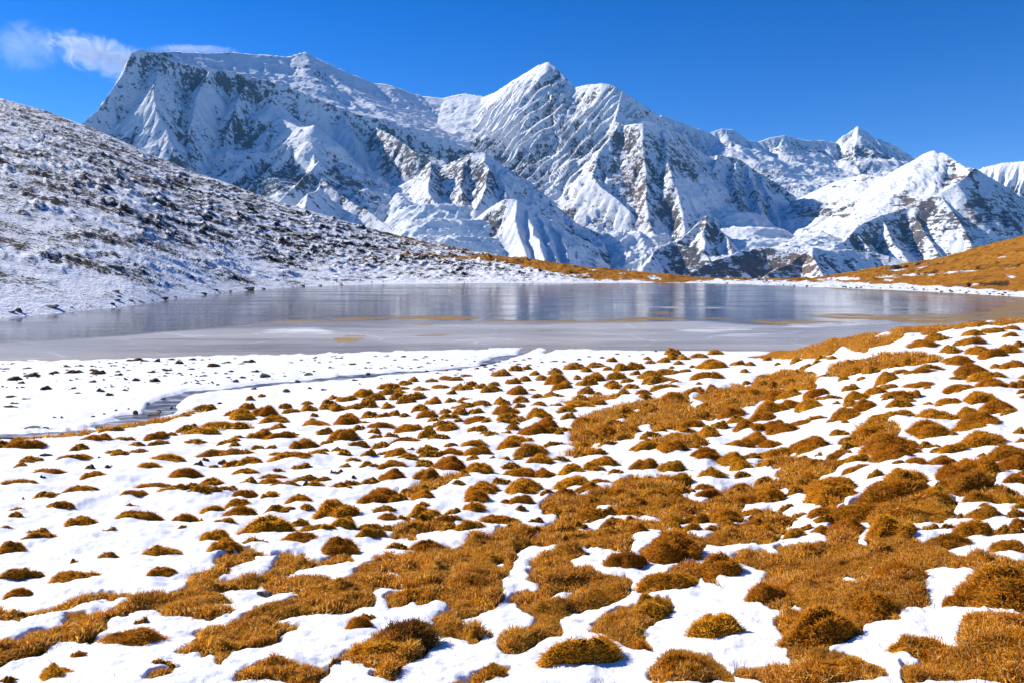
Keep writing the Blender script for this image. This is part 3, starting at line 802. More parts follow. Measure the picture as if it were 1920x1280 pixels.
# ---- the near meadow: base shape, read as distance (rows) against photo column
_NY = np.array([0, 3, 6, 10, 15, 20, 25, 30, 40, 50, 60, 90], float)
_NP = np.array([-500, 0, 480, 960, 1440, 1560, 1700, 1920, 2450], float)
_NZ = np.array([
 [3.4, 2.95, 2.5, 1.9, 1.1, 0.45, 0.14, 0.10, -0.02, -0.6, -1.2, -2.0],
 [3.4, 3.00, 2.60, 2.05, 1.32, 0.62, 0.15, 0.11, 0.01, -0.5, -1.1, -2.0],
 [3.4, 3.02, 2.65, 2.15, 1.50, 0.85, 0.30, 0.14, 0.06, -0.25, -0.9, -2.0],
 [3.4, 3.05, 2.72, 2.28, 1.80, 1.32, 0.88, 0.50, 0.14, -0.12, -0.8, -2.0],
 [3.4, 3.12, 2.86, 2.52, 2.16, 1.84, 1.52, 1.15, 0.45, -0.35, -0.9, -2.0],
 [3.4, 3.16, 2.95, 2.72, 2.50, 2.33, 2.22, 2.10, 0.90, -0.40, -1.0, -2.0],
 [3.4, 3.22, 3.06, 2.92, 2.84, 2.82, 2.86, 2.55, 1.10, -0.40, -1.0, -2.0],
 [3.4, 3.28, 3.18, 3.12, 3.12, 3.18, 3.26, 2.90, 1.40, -0.40, -1.0, -2.0],
 [3.4, 3.30, 3.25, 3.22, 3.28, 3.40, 3.50, 3.20, 1.60, -0.40, -1.0, -2.0]], float)


def _pchip_like(xs, ys, x):
    """smooth 1-D interpolation along the last axis (Catmull-Rom)"""
    i = np.clip(np.searchsorted(xs, x) - 1, 0, len(xs) - 2)
    h = xs[i + 1] - xs[i]; t = (x - xs[i]) / h
    m = np.gradient(ys, xs, axis=-1)
    return i, h, t, m


def base_height(x, y):
    x = np.asarray(x, float); y = np.asarray(y, float)
    yy = np.clip(y, 0.0, 90.0)
    px = 960 + x / np.maximum(yy, 2.5) * F
    pc = np.clip(px, _NP[0], _NP[-1])
    j = np.clip(np.searchsorted(_NP, pc) - 1, 0, len(_NP) - 2)
    tp = (pc - _NP[j]) / (_NP[j + 1] - _NP[j]); tp = tp * tp * (3 - 2 * tp) * 0.5 + tp * 0.5
    i, h, t, m = _pchip_like(_NY, _NZ, yy)

    def col(jj):
        a, b = _NZ[jj, i], _NZ[jj, i + 1]; ma, mb = m[jj, i], m[jj, i + 1]
        t2, t3 = t * t, t * t * t
        return a * (2 * t3 - 3 * t2 + 1) + h * ma * (t3 - 2 * t2 + t) + b * (3 * t2 - 2 * t3) + h * mb * (t3 - t2)
    return col(j) * (1 - tp) + col(j + 1) * tp


def unproject(px, py):
    """photo point -> distance on the near ground (vectorised march)"""
    px = np.atleast_1d(np.asarray(px, float)); py = np.atleast_1d(np.asarray(py, float))
    out = np.full(px.shape, 44.0); done = np.zeros(px.shape, bool)
    for Y in np.geomspace(2.3, 75, 700):
        z = base_height((px - 960) / F * Y, np.full(px.shape, Y))
        hit = (~done) & (CZ + (HZ - py) / F * Y <= z)
        out[hit] = Y; done |= hit
    return out


# ---- what was read off the photograph: tussocks (cx cy w h) in six enlargements
def crop(ox, oy, sc, txt):
    v = [float(a) for a in txt.split()]
    return [(ox + v[i] / sc, oy + v[i + 1] / sc, v[i + 2] / sc, v[i + 3] / sc) for i in range(0, len(v), 4)]


HUM = []
HUM += crop(0, 640, 2.743, """
130 535 170 60 15 542 60 30 90 515 90 20 405 542 80 36 495 512 140 48 630 508 130 28 580 463 110 20 815 482 95 60 880 492 60 20
700 538 90 28 820 530 90 26 1000 522 140 22 590 570 120 30 625 585 80 26 720 568 110 26 380 608 150 38 165 625 110 18 110 646 70 18
240 670 120 16 240 690 190 24 490 702 130 34 90 742 170 30 415 782 170 36 240 810 110 24 305 856 120 34 685 800 130 38 880 795 140 24
790 745 190 30 1050 803 140 16 1170 785 110 28 685 860 130 28 850 618 190 34 770 655 140 44 955 682 140 52 1120 578 180 46 1230 590 180 14
1320 555 60 26 1200 630 85 34 1190 520 110 24 1040 468 160 50 970 460 90 40 1130 440 180 26 1230 440 70 36 1250 388 110 50 1205 378 80 36
1270 342 70 30 1360 365 110 60 1465 332 55 46 1500 365 80 26 1590 350 75 44 1615 380 35 40 1410 412 120 40 1340 485 110 56 1430 448 90 36
1440 497 150 30 1520 487 80 22 1260 680 140 34 1430 588 90 32 1500 622 200 34 1640 604 120 14 1560 538 130 56 1625 430 130 44 1690 330 80 44
1735 345 80 46 1820 345 80 30 1670 472 80 30 1690 518 80 30 1660 566 80 18 1745 553 80 24 1840 532 110 26 1760 480 140 90 1850 455 60 40
1780 410 100 50 1870 270 90 50 1890 300 60 50 1720 292 60 24 1790 300 90 24 1820 612 90 28 1895 580 60 34 1425 668 90 18 1400 705 150 34
1395 728 120 36 1470 755 130 32 1620 740 100 44 1740 757 120 22 1890 730 60 38 1570 708 110 14 1400 805 100 40 1285 300 36 20 1345 285 36 20
1580 322 60 16 1060 345 100 18 960 390 90 20""")
HUM += crop(640, 620, 3, """
980 215 60 36 1040 212 50 26 900 245 100 34 1090 245 50 24 1130 272 70 30 1035 272 60 40 968 285 70 40 1205 225 70 60 1215 280 110 60
1245 318 90 56 1330 268 42 24 1420 265 110 70 1385 300 110 40 1380 220 60 40 1310 205 110 40 1420 200 60 24 1500 205 50 50 1520 168 50 26
1575 205 80 60 1440 200 100 20 1650 205 90 40 1655 242 50 26 1815 170 60 34 1870 145 70 50 1740 180 60 20 1720 158 40 20 1550 262 90 40
1530 300 90 40 1535 320 60 40 1610 290 60 20 1630 320 80 34 1740 255 110 40 1750 288 90 50 1820 288 90 34 1830 240 140 26 1885 305 70 12
1830 335 150 20 265 315 100 34 355 300 70 26 350 325 80 18 405 278 50 26 450 332 90 24 560 320 90 24 510 285 60 20 590 270 70 24
660 315 70 46 730 305 60 30 790 310 60 40 700 332 80 26 860 305 60 34 840 338 100 34 645 278 80 20 700 260 60 12 290 355 150 20
200 380 80 40 70 435 90 36 150 420 90 44 320 375 80 40 370 395 90 44 430 375 80 36 520 390 90 60 445 443 80 46 265 432 70 32
300 458 60 46 355 488 60 22 480 482 110 50 590 460 80 36 620 398 60 30 700 385 80 26 680 408 60 18 790 415 110 40 760 458 80 26
665 455 80 50 700 430 140 24 905 400 80 60 1010 395 80 50 1005 430 60 50 930 450 130 60 940 485 110 40 990 335 90 60 1070 330 50 14
1195 372 110 34 1115 427 80 24 1210 423 70 12 1115 475 110 50 1380 345 80 40 1440 405 110 30 1445 365 40 18 1345 385 60 26 1340 430 200 26
1270 458 100 30 1280 490 80 44 1370 520 130 60 40 500 110 60 30 600 120 60 235 488 80 34 225 548 150 34 380 555 150 50 490 545 50 30
515 515 60 30 580 530 120 40 490 575 90 46 600 560 110 40 610 500 120 40 770 490 140 34 770 510 150 40 660 520 60 20 620 490 90 20
820 520 60 30 1000 502 70 24 930 525 110 26 770 560 120 40 815 580 70 28 930 582 60 24 1150 530 130 80 1080 575 140 60 1170 570 80 40
1240 560 110 30 1225 590 50 40 280 595 70 40 360 625 180 36 545 610 100 24 840 605 80 40 740 645 150 46 620 658 80 26 620 690 130 44
500 710 130 24 770 690 150 60 740 725 80 50 975 620 120 60 1040 625 100 30 950 655 120 60 1070 675 170 90 1120 720 130 80 1200 645 130 30
485 657 40 12 155 692 80 30 245 680 70 20 315 692 110 46 390 680 50 20 65 732 110 26 290 780 140 56 165 858 110 44 290 825 130 60
455 775 90 30 590 745 100 60 610 770 170 80 770 780 130 90 480 825 130 80 690 810 60 50 850 725 40 30 920 740 70 24 990 730 60 18
890 855 90 40 1020 812 170 56 1030 900 180 130 800 900 160 90 760 960 140 100 1310 880 200 90 1420 790 120 60 1470 740 150 60 1370 600 130 50
1700 625 60 20 1720 680 170 70 1710 760 150 110 1860 690 150 70 1870 780 110 60 230 920 150 80 40 890 70 26 460 1010 80 30""")
HUM += crop(1240, 580, 2.8235, """
1540 228 90 30 1570 275 130 50 1640 325 140 60 1740 370 170 60 1760 410 140 50 1890 400 80 60 1870 300 120 60 1760 250 110 60 1845 230 90 50
1680 225 120 40 1660 135 100 30 1760 118 110 30 1850 105 80 26 1640 178 130 36 1470 170 120 36 1400 195 150 36 1700 85 100 22 1850 150 60 20
1900 190 60 26 1210 375 100 44 1270 350 80 20 1210 410 90 30 1420 320 140 30 1400 345 150 30 1330 350 100 26 1390 400 200 44 1560 382 90 16
1600 435 190 40 1140 437 110 50 1250 465 120 44 1220 490 100 26 1300 490 80 26 1265 518 110 34 1040 475 100 50 1010 500 80 50 1080 520 110 60
1000 560 150 54 910 465 100 26 830 445 110 44 820 475 100 26 690 450 110 50 610 465 120 50 640 435 90 24 690 500 120 60 800 525 130 50
590 545 150 70 550 580 130 50 830 565 100 24 760 597 140 34 650 635 200 60 600 620 110 50 470 640 140 60 500 680 110 60 590 710 120 50
420 720 140 60 610 760 190 70 800 700 180 110 800 740 150 60 1030 820 170 50 1060 870 210 50 1140 660 210 80 1160 610 140 50 1240 570 220 60
1450 570 180 80 1410 640 200 100 1530 505 110 40 1640 555 110 60 1700 480 150 70 1780 510 150 80 1700 590 200 70 1660 630 180 40 1850 545 80 26
1720 700 230 100 1540 755 170 60 1490 825 190 60 1680 860 220 120 1550 900 160 80 1850 770 200 90 1870 840 150 70 1900 650 50 50
1290 710 160 50 1230 750 280 100 1240 790 200 60 930 930 240 170 930 800 100 50 980 790 90 40 1300 930 230 130 1340 980 150 90
1450 1030 200 80 580 1000 180 80 420 960 70 30 770 890 90 70 60 760 120 60 60 845 130 60 240 790 150 70 280 875 150 60 90 905 150 60
380 800 130 60 430 840 120 60 190 690 80 60 260 650 100 60 80 700 150 40 310 620 80 40 380 560 130 60 400 590 90 40 160 600 120 50
320 465 130 40 340 480 80 30 460 445 120 40 185 432 90 30 60 480 120 60 250 360 150 46 40 385 100 26 270 295 130 50 470 292 50 26
200 250 80 26 290 232 80 24 60 230 70 30 20 272 50 26 120 260 60 26 1690 1020 150 60""")
HUM += crop(0, 900, 3, """
130 110 10 6 270 104 140 30 455 75 180 38 340 155 130 38 750 95 140 40 965 90 150 26 1275 78 120 28 745 160 130 32 100 186 120 18
90 218 80 26 30 292 90 24 220 320 120 10 225 352 170 50 455 243 190 52 780 215 250 80 740 240 170 50 1040 210 130 46 1140 248 50 16
1025 285 60 20 620 310 80 26 70 405 150 56 910 422 210 46 605 448 140 28 420 480 50 14 80 525 170 70 200 530 90 30 450 568 330 56
905 565 160 46 100 645 150 40 1345 190 190 90 1350 140 150 60 1515 110 100 60 1580 180 160 30 1500 265 300 110 1220 318 140 70
1800 285 170 40 1840 310 100 30 1270 405 190 80 1440 380 160 30 1700 360 240 50 745 905 400 110 460 1000 150 36 330 1100 240 90
50 1125 120 40 800 820 80 14 900 1090 150 30 1900 1060 100 40""")
HUM += crop(600, 900, 3, """
350 75 140 70 310 130 170 60 100 170 240 130 590 195 160 70 370 190 160 30 1145 60 190 140 905 75 150 100 870 165 150 90 1030 15 90 30
1430 40 170 90 1000 235 280 60 850 285 160 60 600 380 200 60 120 400 220 80 285 318 140 50 40 300 80 70 430 390 120 40 1480 1000 470 220
1860 690 160 120 1720 485 220 90 270 790 110 30 230 840 150 60 350 1010 380 110 1000 1110 220 40 370 1120 150 50 520 665 240 60""")
HUM += crop(1200, 900, 2.667, """
170 200 140 80 440 190 160 90 640 95 140 80 500 50 60 40 980 70 240 160 1270 80 300 120 1480 110 140 60 1630 50 260 110 1730 190 140 70
1700 115 170 40 1670 265 160 90 1560 330 250 80 1850 350 150 100 1900 250 80 60 1890 190 90 40 1050 240 160 110 1270 255 230 130
1400 190 340 70 1150 170 300 60 180 360 300 150 400 430 220 160 150 510 290 100 60 640 170 140 390 730 270 190 650 600 200 110
1310 500 240 130 1830 570 380 240 1600 640 160 50 900 760 400 200 1180 650 250 140 1420 870 330 90 200 970 260 120 1030 960 350 100
10 840 70 100""")
# small dark tufts and sods on the snow flat beside the lake
TUFT = crop(0, 640, 2.743, """
500 162 70 28 920 112 40 20 1092 126 48 24 380 158 80 20 270 165 50 18 150 178 70 20 60 195 70 22 225 245 50 24 375 245 30 12
510 257 40 20 552 278 40 18 605 175 40 14 700 200 40 18 785 205 50 22 1280 105 60 18 775 160 40 14 475 212 40 14 105 218 40 14
50 287 50 14 400 273 40 8 660 100 40 12 700 96 50 16 740 104 40 10 340 132 40 12 400 128 50 10 470 150 40 14 130 142 50 10 20 145 40 10
600 158 24 10 880 95 40 10 990 96 40 12 1170 112 40 10 1240 120 30 8 1310 158 40 14 1180 158 30 10 1250 188 40 12 1170 190 24 8 980 145 30 10
860 150 50 12 1040 180 50 10 1465 182 24 8 1560 162 20 8 1640 112 20 8 1700 140 30 8 1750 88 24 8 1810 120 40 10 1550 98 20 8 1620 85 16 6
1660 250 40 12 1820 200 40 10 640 252 40 8 120 300 50 8 60 325 50 10 40 345 60 8 270 402 16 8 310 400 14 6 530 374 20 6 470 386 20 6
590 360 16 8 655 350 14 8 1130 318 30 12 500 610 30 10 195 718 40 12 215 598 50 10 545 660 50 10 450 668 50 14 1010 652 40 10
1040 632 40 8 1130 632 50 8 1100 668 20 6 1735 688 60 18 1700 690 20 12 1810 714 20 6 1560 760 30 8""") + crop(640, 620, 3, """
350 148 24 12 260 142 16 8 70 188 30 8 150 183 20 8 190 145 20 10 300 168 20 6 420 165 40 8 490 185 30 8 520 170 20 6 620 200 16 6
590 225 16 8 660 225 30 10 760 215 30 10 800 195 40 8 870 200 40 8 840 220 30 8 1000 190 40 10 1060 195 40 10 1130 182 30 10 1200 175 40 10
1260 178 40 10 1340 165 30 10 1400 150 30 8 1470 155 30 12 1555 135 30 8 1620 145 20 8 340 212 16 8 120 268 30 6 540 243 30 8
1700 135 20 8 1770 118 16 8""")
STONE = crop(0, 640, 2.743, """
810 97 34 28 1360 176 55 34 1210 205 32 26 1585 168 46 24 1528 204 34 28 1305 243 38 20 1470 255 42 24 1590 240 26 18
695 362 26 22 785 370 80 16 815 350 20 12 155 450 80 14 232 452 36 14 500 445 30 14 880 338 24 8 760 318 22 8 840 295 22 8 318 470 20 8""") + crop(640, 620, 3, """
150 238 26 16 315 275 20 14""") + crop(0, 900, 3, """
1475 645 120 50 1145 748 100 46 1430 618 30 20 1070 852 36 24 1130 1118 66 44 1190 1100 66 50 1270 1076 80 40 1035 880 40 14
695 990 30 18""") + crop(600, 900, 3, """
185 430 20 16 560 430 90 34 580 470 50 30 1800 1080 60 34 790 540 60 24""")

# turf: bare meadow grass, as outlines in the same enlargements
def pcrop(ox, oy, sc, lst):
    return [[(ox + x / sc, oy + y / sc) for x, y in p] for p in lst]


TURF = pcrop(0, 640, 2.743, [
 [(-300,500),(0,496),(90,490),(200,488),(330,472),(480,452),(600,436),(720,412),(800,394),(900,378),(1000,352),(1070,340),(1080,350),(1000,366),(920,386),(860,408),(760,424),(720,432),(620,448),(500,466),(380,484),(220,498),(120,502),(0,508),(-300,520)],
 [(930,480),(980,450),(1060,444),(1150,436),(1190,432),(1250,425),(1320,440),(1250,446),(1180,448),(1100,455),(1060,480),(980,476)]])
TURF += pcrop(640, 620, 3, [
 [(1290,585),(1330,505),(1420,462),(1560,422),(1640,402),(1780,375),(1960,345),(1960,525),(1850,530),(1780,522),(1690,530),(1655,560),(1650,612),(1500,612),(1420,640),(1320,640)],
 [(1240,400),(1340,378),(1480,362),(1620,372),(1500,390),(1400,400),(1300,412)],
 [(1150,1040),(1160,965),(1220,930),(1400,935),(1480,905),(1560,895),(1620,905),(1680,880),(1780,835),(1960,820),(1960,1060)],
 [(1240,640),(1330,640),(1420,650),(1440,680),(1340,700),(1250,705),(1300,680),(1330,662)],
 [(1000,505),(1080,480),(1060,495),(1010,512)]])
TURF += pcrop(1240, 580, 2.8235, [
 [(430,252),(560,237),(612,200),(700,182),(820,150),(950,130),(1000,120),(1180,95),(1300,85),(1440,88),(1520,68),(1640,80),(1800,60),(1960,50),(1960,70),(1820,84),(1620,95),(1500,110),(1440,130),(1300,145),(1200,180),(1110,205),(1080,228),(1000,210),(960,190),(930,215),(900,242),(800,262),(650,262),(560,257)],
 [(890,305),(960,272),(1100,257),(1180,230),(1300,235),(1450,240),(1500,262),(1420,285),(1280,300),(1130,325),(1050,340),(970,365),(880,350),(890,320)],
 [(500,372),(560,340),(640,320),(760,320),(820,350),(812,420),(740,425),(560,420),(470,405)],
 [(160,465),(250,430),(400,400),(520,415),(650,420),(560,440),(490,500),(400,530),(330,560),(250,560),(240,500),(200,480)],
 [(-40,520),(60,520),(240,530),(300,560),(280,580),(160,580),(130,620),(60,640),(-40,640)],
 [(-40,690),(40,680),(230,660),(240,720),(100,740),(-40,740)],
 [(510,820),(600,800),(700,800),(880,803),(960,830),(880,870),(800,920),(700,900),(600,880),(640,850),(540,845)],
 [(250,1080),(290,1000),(380,970),(480,945),(600,915),(700,905),(830,925),(800,985),(720,975),(640,960),(560,975),(500,1010),(420,1040),(390,1080)],
 [(980,1070),(1100,1050),(1180,1000),(1200,965),(1290,895),(1380,920),(1420,960),(1370,1010),(1500,1010),(1560,1040),(1500,1080)],
 [(1040,700),(1060,640),(1130,590),(1230,600),(1280,650),(1230,680),(1180,720),(1100,710)],
 [(1500,800),(1560,820),(1760,820),(1780,880),(1760,960),(1600,960),(1490,940),(1480,900),(1550,860)],
 [(1600,1000),(1740,960),(1900,1000),(1960,1010),(1960,1030),(1760,1040)],
 [(950,700),(1040,700),(1150,715),(1000,720)],[(860,1080),(830,1000),(900,1000),(960,1020),(940,1080)]])
TURF += pcrop(0, 900, 3, [
 [(-600,765),(0,765),(180,765),(340,735),(430,690),(500,650),(560,645),(720,650),(700,665),(560,690),(430,738),(400,758),(230,775),(100,810),(0,815),(-600,820)],
 [(-600,1080),(-600,930),(0,940),(120,930),(180,880),(280,850),(330,820),(400,780),(600,760),(740,690),(860,655),(1040,625),(1060,580),(1120,545),(1200,500),(1250,440),(1420,420),(1500,430),(1600,440),(1570,450),(1450,448),(1330,490),(1240,530),(1200,565),(1300,575),(1450,565),(1500,560),(1540,570),(1500,600),(1380,622),(1200,650),(1310,680),(1290,700),(1200,712),(1200,735),(1310,750),(1290,766),(1180,785),(1100,785),(940,770),(880,745),(720,760),(620,800),(590,830),(600,860),(540,890),(520,930),(420,935),(330,920),(290,960),(240,1010),(120,1035),(0,1060)],
 [(1500,560),(1540,500),(1560,440),(1700,440),(1760,460),(1830,440),(1960,410),(1960,470),(1900,480),(1800,490),(1640,530),(1560,565)],
 [(1500,580),(1700,562),(1960,575),(1960,752),(1840,755),(1700,765),(1640,800),(1520,845),(1700,850),(1690,875),(1600,890),(1520,930),(1430,960),(1370,970),(1280,1000),(1230,1060),(1200,1030),(1210,990),(1100,990),(1000,1000),(1060,950),(1160,880),(1090,862),(1100,855),(1260,850),(1350,810),(1500,740),(1640,690),(1720,650),(1560,648),(1500,610)],
 [(1310,1160),(1380,1100),(1500,1060),(1640,1050),(1700,1090),(1860,1100),(1780,1160)],
 [(860,1100),(900,1075),(990,1060),(930,1090),(980,1090),(880,1130),(800,1145)]])
TURF += pcrop(600, 900, 3, [
 [(430,75),(520,80),(600,-20),(860,-20),(700,20),(600,85),(520,105)],
 [(405,320),(490,240),(600,205),(700,250),(780,270),(700,290),(600,300),(500,325)],
 [(-60,590),(130,575),(250,500),(280,460),(450,450),(520,440),(640,400),(760,380),(810,350),(870,322),(1000,330),(1040,290),(1110,275),(1180,300),(1190,370),(1110,440),(1060,540),(1030,580),(1030,640),(970,740),(900,760),(790,800),(770,830),(870,850),(990,885),(930,890),(870,940),(780,890),(650,810),(740,760),(750,705),(680,692),(500,720),(380,740),(370,700),(450,660),(660,622),(600,620),(300,640),(280,735),(150,752),(-60,750)],
 [(1000,330),(1010,285),(1150,275),(1230,300),(1400,280),(1480,300),(1600,305),(1650,262),(1800,255),(1960,262),(1960,300),(1860,296),(1760,300),(1740,380),(1640,385),(1500,385),(1380,370),(1280,370),(1190,385),(1180,350)],
 [(1210,430),(1290,400),(1400,372),(1500,380),(1490,430),(1420,465),(1410,525),(1500,525),(1620,545),(1720,570),(1750,600),(1740,640),(1660,690),(1560,725),(1440,745),(1360,790),(1310,830),(1350,870),(1330,890),(1200,920),(1150,980),(1060,990),(1010,960),(1040,910),(1150,870),(1210,820),(1150,770),(1130,700),(1050,680),(1120,640),(1250,645),(1260,610),(1210,560)],
 [(1250,130),(1290,90),(1400,100),(1370,130),(1500,120),(1640,60),(1760,-10),(1960,-10),(1960,190),(1800,185),(1700,150),(1600,160),(1500,190),(1540,210),(1620,205),(1560,240),(1440,255),(1400,290),(1280,285),(1350,240),(1340,200),(1260,190)],
 [(1520,880),(1580,820),(1700,750),(1780,740),(1860,700),(1960,690),(1960,760),(1840,850),(1800,880),(1850,950),(1850,1000),(1700,970),(1560,900)],
 [(100,1060),(250,980),(320,900),(420,880),(620,930),(560,1010),(460,1040),(430,1090),(380,1110),(280,1100),(200,1060)],
 [(620,810),(700,790),(800,830),(940,880),(880,940),(760,900),(680,880)],
 [(0,1120),(60,1090),(0,1085),(-60,1100),(-60,1130)],[(780,1140),(950,1095),(1090,1085),(1010,1120),(900,1145)],[(300,1150),(350,1095),(440,1090),(420,1150)]])
TURF += pcrop(1200, 900, 2.667, [
 [(-60,100),(120,112),(200,100),(340,130),(380,90),(470,50),(560,30),(640,60),(560,80),(580,120),(470,110),(480,160),(500,215),(430,240),(340,190),(230,180),(220,230),(160,250),(90,200),(120,165),(-60,150)],
 [(20,380),(100,280),(180,265),(330,300),(480,260),(590,210),(580,170),(640,150),(740,190),(760,240),(720,290),(650,320),(560,330),(350,340),(240,380),(200,440),(100,445)],
 [(500,375),(620,355),(640,390),(710,380),(690,340),(720,332),(930,330),(920,262),(980,235),(1080,290),(1080,320),(1170,340),(1150,280),(1180,230),(1380,250),(1380,300),(1430,355),(1560,390),(1700,400),(1860,432),(1860,440),(1700,468),(1600,460),(1500,440),(1430,455),(1430,520),(1420,630),(1310,632),(1310,725),(1200,730),(1090,748),(1090,800),(1040,830),(990,840),(950,890),(960,905),(1100,905),(1180,960),(1220,1000),(1180,1040),(760,1040),(470,1000),(480,970),(620,950),(760,965),(775,920),(740,850),(700,790),(680,710),(800,670),(880,650),(780,625),(700,650),(640,650),(560,600),(550,550),(640,500),(620,450),(520,425)],
 [(1580,770),(1640,725),(1760,705),(1980,700),(1980,1040),(1320,1040),(1340,985),(1480,962),(1400,930),(1320,890),(1230,850),(1400,830),(1520,840),(1600,866),(1610,830)],
 [(880,215),(960,170),(1040,160),(1120,100),(1250,30),(1330,-20),(1410,-20),(1440,60),(1400,110),(1500,90),(1560,130),(1590,190),(1500,235),(1380,235),(1250,240),(1100,235),(960,235)],
 [(1500,-20),(1760,-20),(1770,60),(1720,90),(1600,110),(1520,70),(1540,30)],
 [(1650,540),(1700,490),(1800,445),(1980,440),(1980,690),(1880,680),(1800,640),(1700,610),(1640,570)],
 [(60,1040),(80,960),(150,915),(260,910),(380,905),(360,945),(450,1000),(480,1040)],
 [(-60,560),(60,540),(130,490),(200,460),(280,440),(300,540),(200,555),(60,570)],
 [(280,460),(380,520),(440,520),(420,530),(340,520)],[(1520,640),(1580,625),(1650,645),(1680,680),(1600,670)],[(1320,950),(1500,960),(1400,1010),(1320,1020)]])
SNOWHOLE = pcrop(640, 620, 3, [
 [(1585,455),(1620,440),(1700,445),(1780,460),(1700,468),(1620,462)],[(1465,520),(1530,505),(1620,490),(1600,510),(1540,530),(1470,538)],[(1715,405),(1760,400),(1770,410),(1720,412)],
 [(1650,540),(1760,530),(1750,560),(1720,610),(1650,605),(1660,570)],
 [(1625,965),(1680,938),(1740,945),(1700,968)],[(1820,940),(1850,922),(1960,920),(1960,960),(1880,975)],[(1380,1015),(1460,990),(1570,985),(1560,1000),(1480,1030)]])
SNOWHOLE += pcrop(1240, 580, 2.8235, [
 [(818,186),(838,184),(845,188),(825,190)],[(1280,135),(1330,125),(1390,122),(1370,135),(1310,142)],[(1130,142),(1180,118),(1230,125),(1200,135),(1140,148)],[(1470,85),(1560,78),(1580,84),(1520,90)]])
SNOWHOLE += pcrop(600, 900, 3, [
 [(340,545),(370,530),(430,528),(458,545),(420,562),(370,558)],[(975,485),(1000,470),(1035,475),(1040,498),(1000,502)],[(1275,685),(1330,668),(1430,645),(1438,665),(1390,700),(1330,700)],
 [(1145,510),(1180,490),(1225,492),(1220,525),(1170,520)],[(1180,345),(1210,325),(1240,330),(1225,352)],[(1505,185),(1580,155),(1690,142),(1640,180),(1560,205)],[(1740,125),(1780,98),(1870,112),(1840,128)],[(1110,440),(1130,400),(1200,375),(1390,370),(1300,410),(1220,470)],[(1040,640),(1030,590),(1070,550),(1180,555),(1260,620),(1250,645),(1120,640),(1040,672),(1010,670)]])
SNOWHOLE += pcrop(1200, 900, 2.667, [
 [(1035,525),(1080,515),(1130,525),(1100,545),(1055,540)],[(680,462),(700,458),(704,468),(685,473)],[(1198,576),(1230,575),(1275,598),(1240,596)],[(1280,165),(1300,145),(1340,140),(1385,155),(1330,178)],[(635,520),(655,505),(665,515),(645,525)]])
STREAM = pcrop(0, 640, 2.743, [
 [(-400,478),(0,470),(130,462),(250,448),(380,444),(480,425),(560,402),(640,380),(700,372),(740,362),(748,345),(760,318),(810,298),(880,272),(960,254),(1080,244),(1180,236),(1290,224),(1380,212),(1470,202),(1560,194),(1650,188),(1740,178),(1800,172),(1930,160),(1930,180),(1850,184),(1760,190),(1660,198),(1560,206),(1450,214),(1350,226),(1260,236),(1160,246),(1060,256),(990,266),(960,284),(930,304),(900,330),(910,352),(880,368),(830,380),(760,400),(660,420),(560,440),(470,456),(330,474),(200,488),(80,490),(0,492),(-400,500)]])
STREAM += pcrop(640, 620, 3, [
 [(-10,246),(60,250),(180,240),(330,228),(450,222),(560,214),(640,206),(720,198),(780,192),(810,168),(850,150),(920,142),(980,130),(1010,108),(1060,92),(1100,95),(1060,112),(1010,134),(960,150),(900,170),(830,188),(760,200),(660,214),(560,222),(450,230),(330,238),(200,250),(100,262),(-10,262)],
 [(1130,120),(1180,100),(1240,92),(1200,106),(1150,124)]])

_r = np.random.RandomState(88)
_more = []
while len(_more) < 260:
    _a, _b = _r.uniform(330, 1990), _r.uniform(672, 1010)
    if _b < np.interp(_a, [330, 700, 1000, 1300, 1450, 1920], [800, 742, 700, 664, 662, 615]): continue
    if _r.rand() > np.interp(_a, [330, 900, 1200, 1900], [0.25, 0.8, 1, 1]): continue
    if any(abs(_a - q[0]) < q[2] * 0.55 + 8 and abs(_b - q[1]) < q[3] * 0.5 + 3 for q in HUM + _more): continue
    _s = _r.uniform(0.5, 1.15) * np.interp(_b, [660, 800, 1010], [16, 28, 40])
    _more.append((_a, _b, _s * 1.2, _s * _r.uniform(0.35, 0.55)))
HUM += _more
HUM = np.array(HUM); TUFT = np.array(TUFT); STONE = np.array(STONE)


def turf_value(px, py, x, y):
    """>0 where grass lies bare; noise frays the outline (noise lives in world space)"""
    yn = np.clip(y, 3, 50)
    wx = px + (16.0 / yn * 4 + 2.0) * fbm(x / 0.35, y / 0.35, 4, 700); wy = py + (9.0 / yn * 4 + 0.7) * fbm(x / 0.35 + 9, y / 0.35, 4, 705)
    e = fbm(x / 0.07, y / 0.06, 2, 709) * sstep(16, 7, y)
    wx = wx + 3.0 * e; wy = wy + 2.2 * e
    v = poly_field(wx, wy, TURF, 24)
    h = poly_field(wx, wy, SNOWHOLE, 24)
    v = np.minimum(v, -h)
    # beyond the picture the same meadow goes on
    outm = np.maximum.reduce([-px, px - 1925, (py - 1284)]) 
    w = sstep(0, 30, outm)
    rnd = (fbm(x / 0.9, y / 0.8, 4, 720) + 0.15 * np.sign(x)) * 22
    return v * (1 - w) + rnd * w


def stream_value(px, py, x, y):
    wx = px + 4 * fbm(x / 1.2, y / 2.4, 3, 730); wy = py + 0.9 * fbm(x / 1.2 + 9, y / 2.4, 3, 735)
    return poly_field(wx, wy, STREAM, 24)


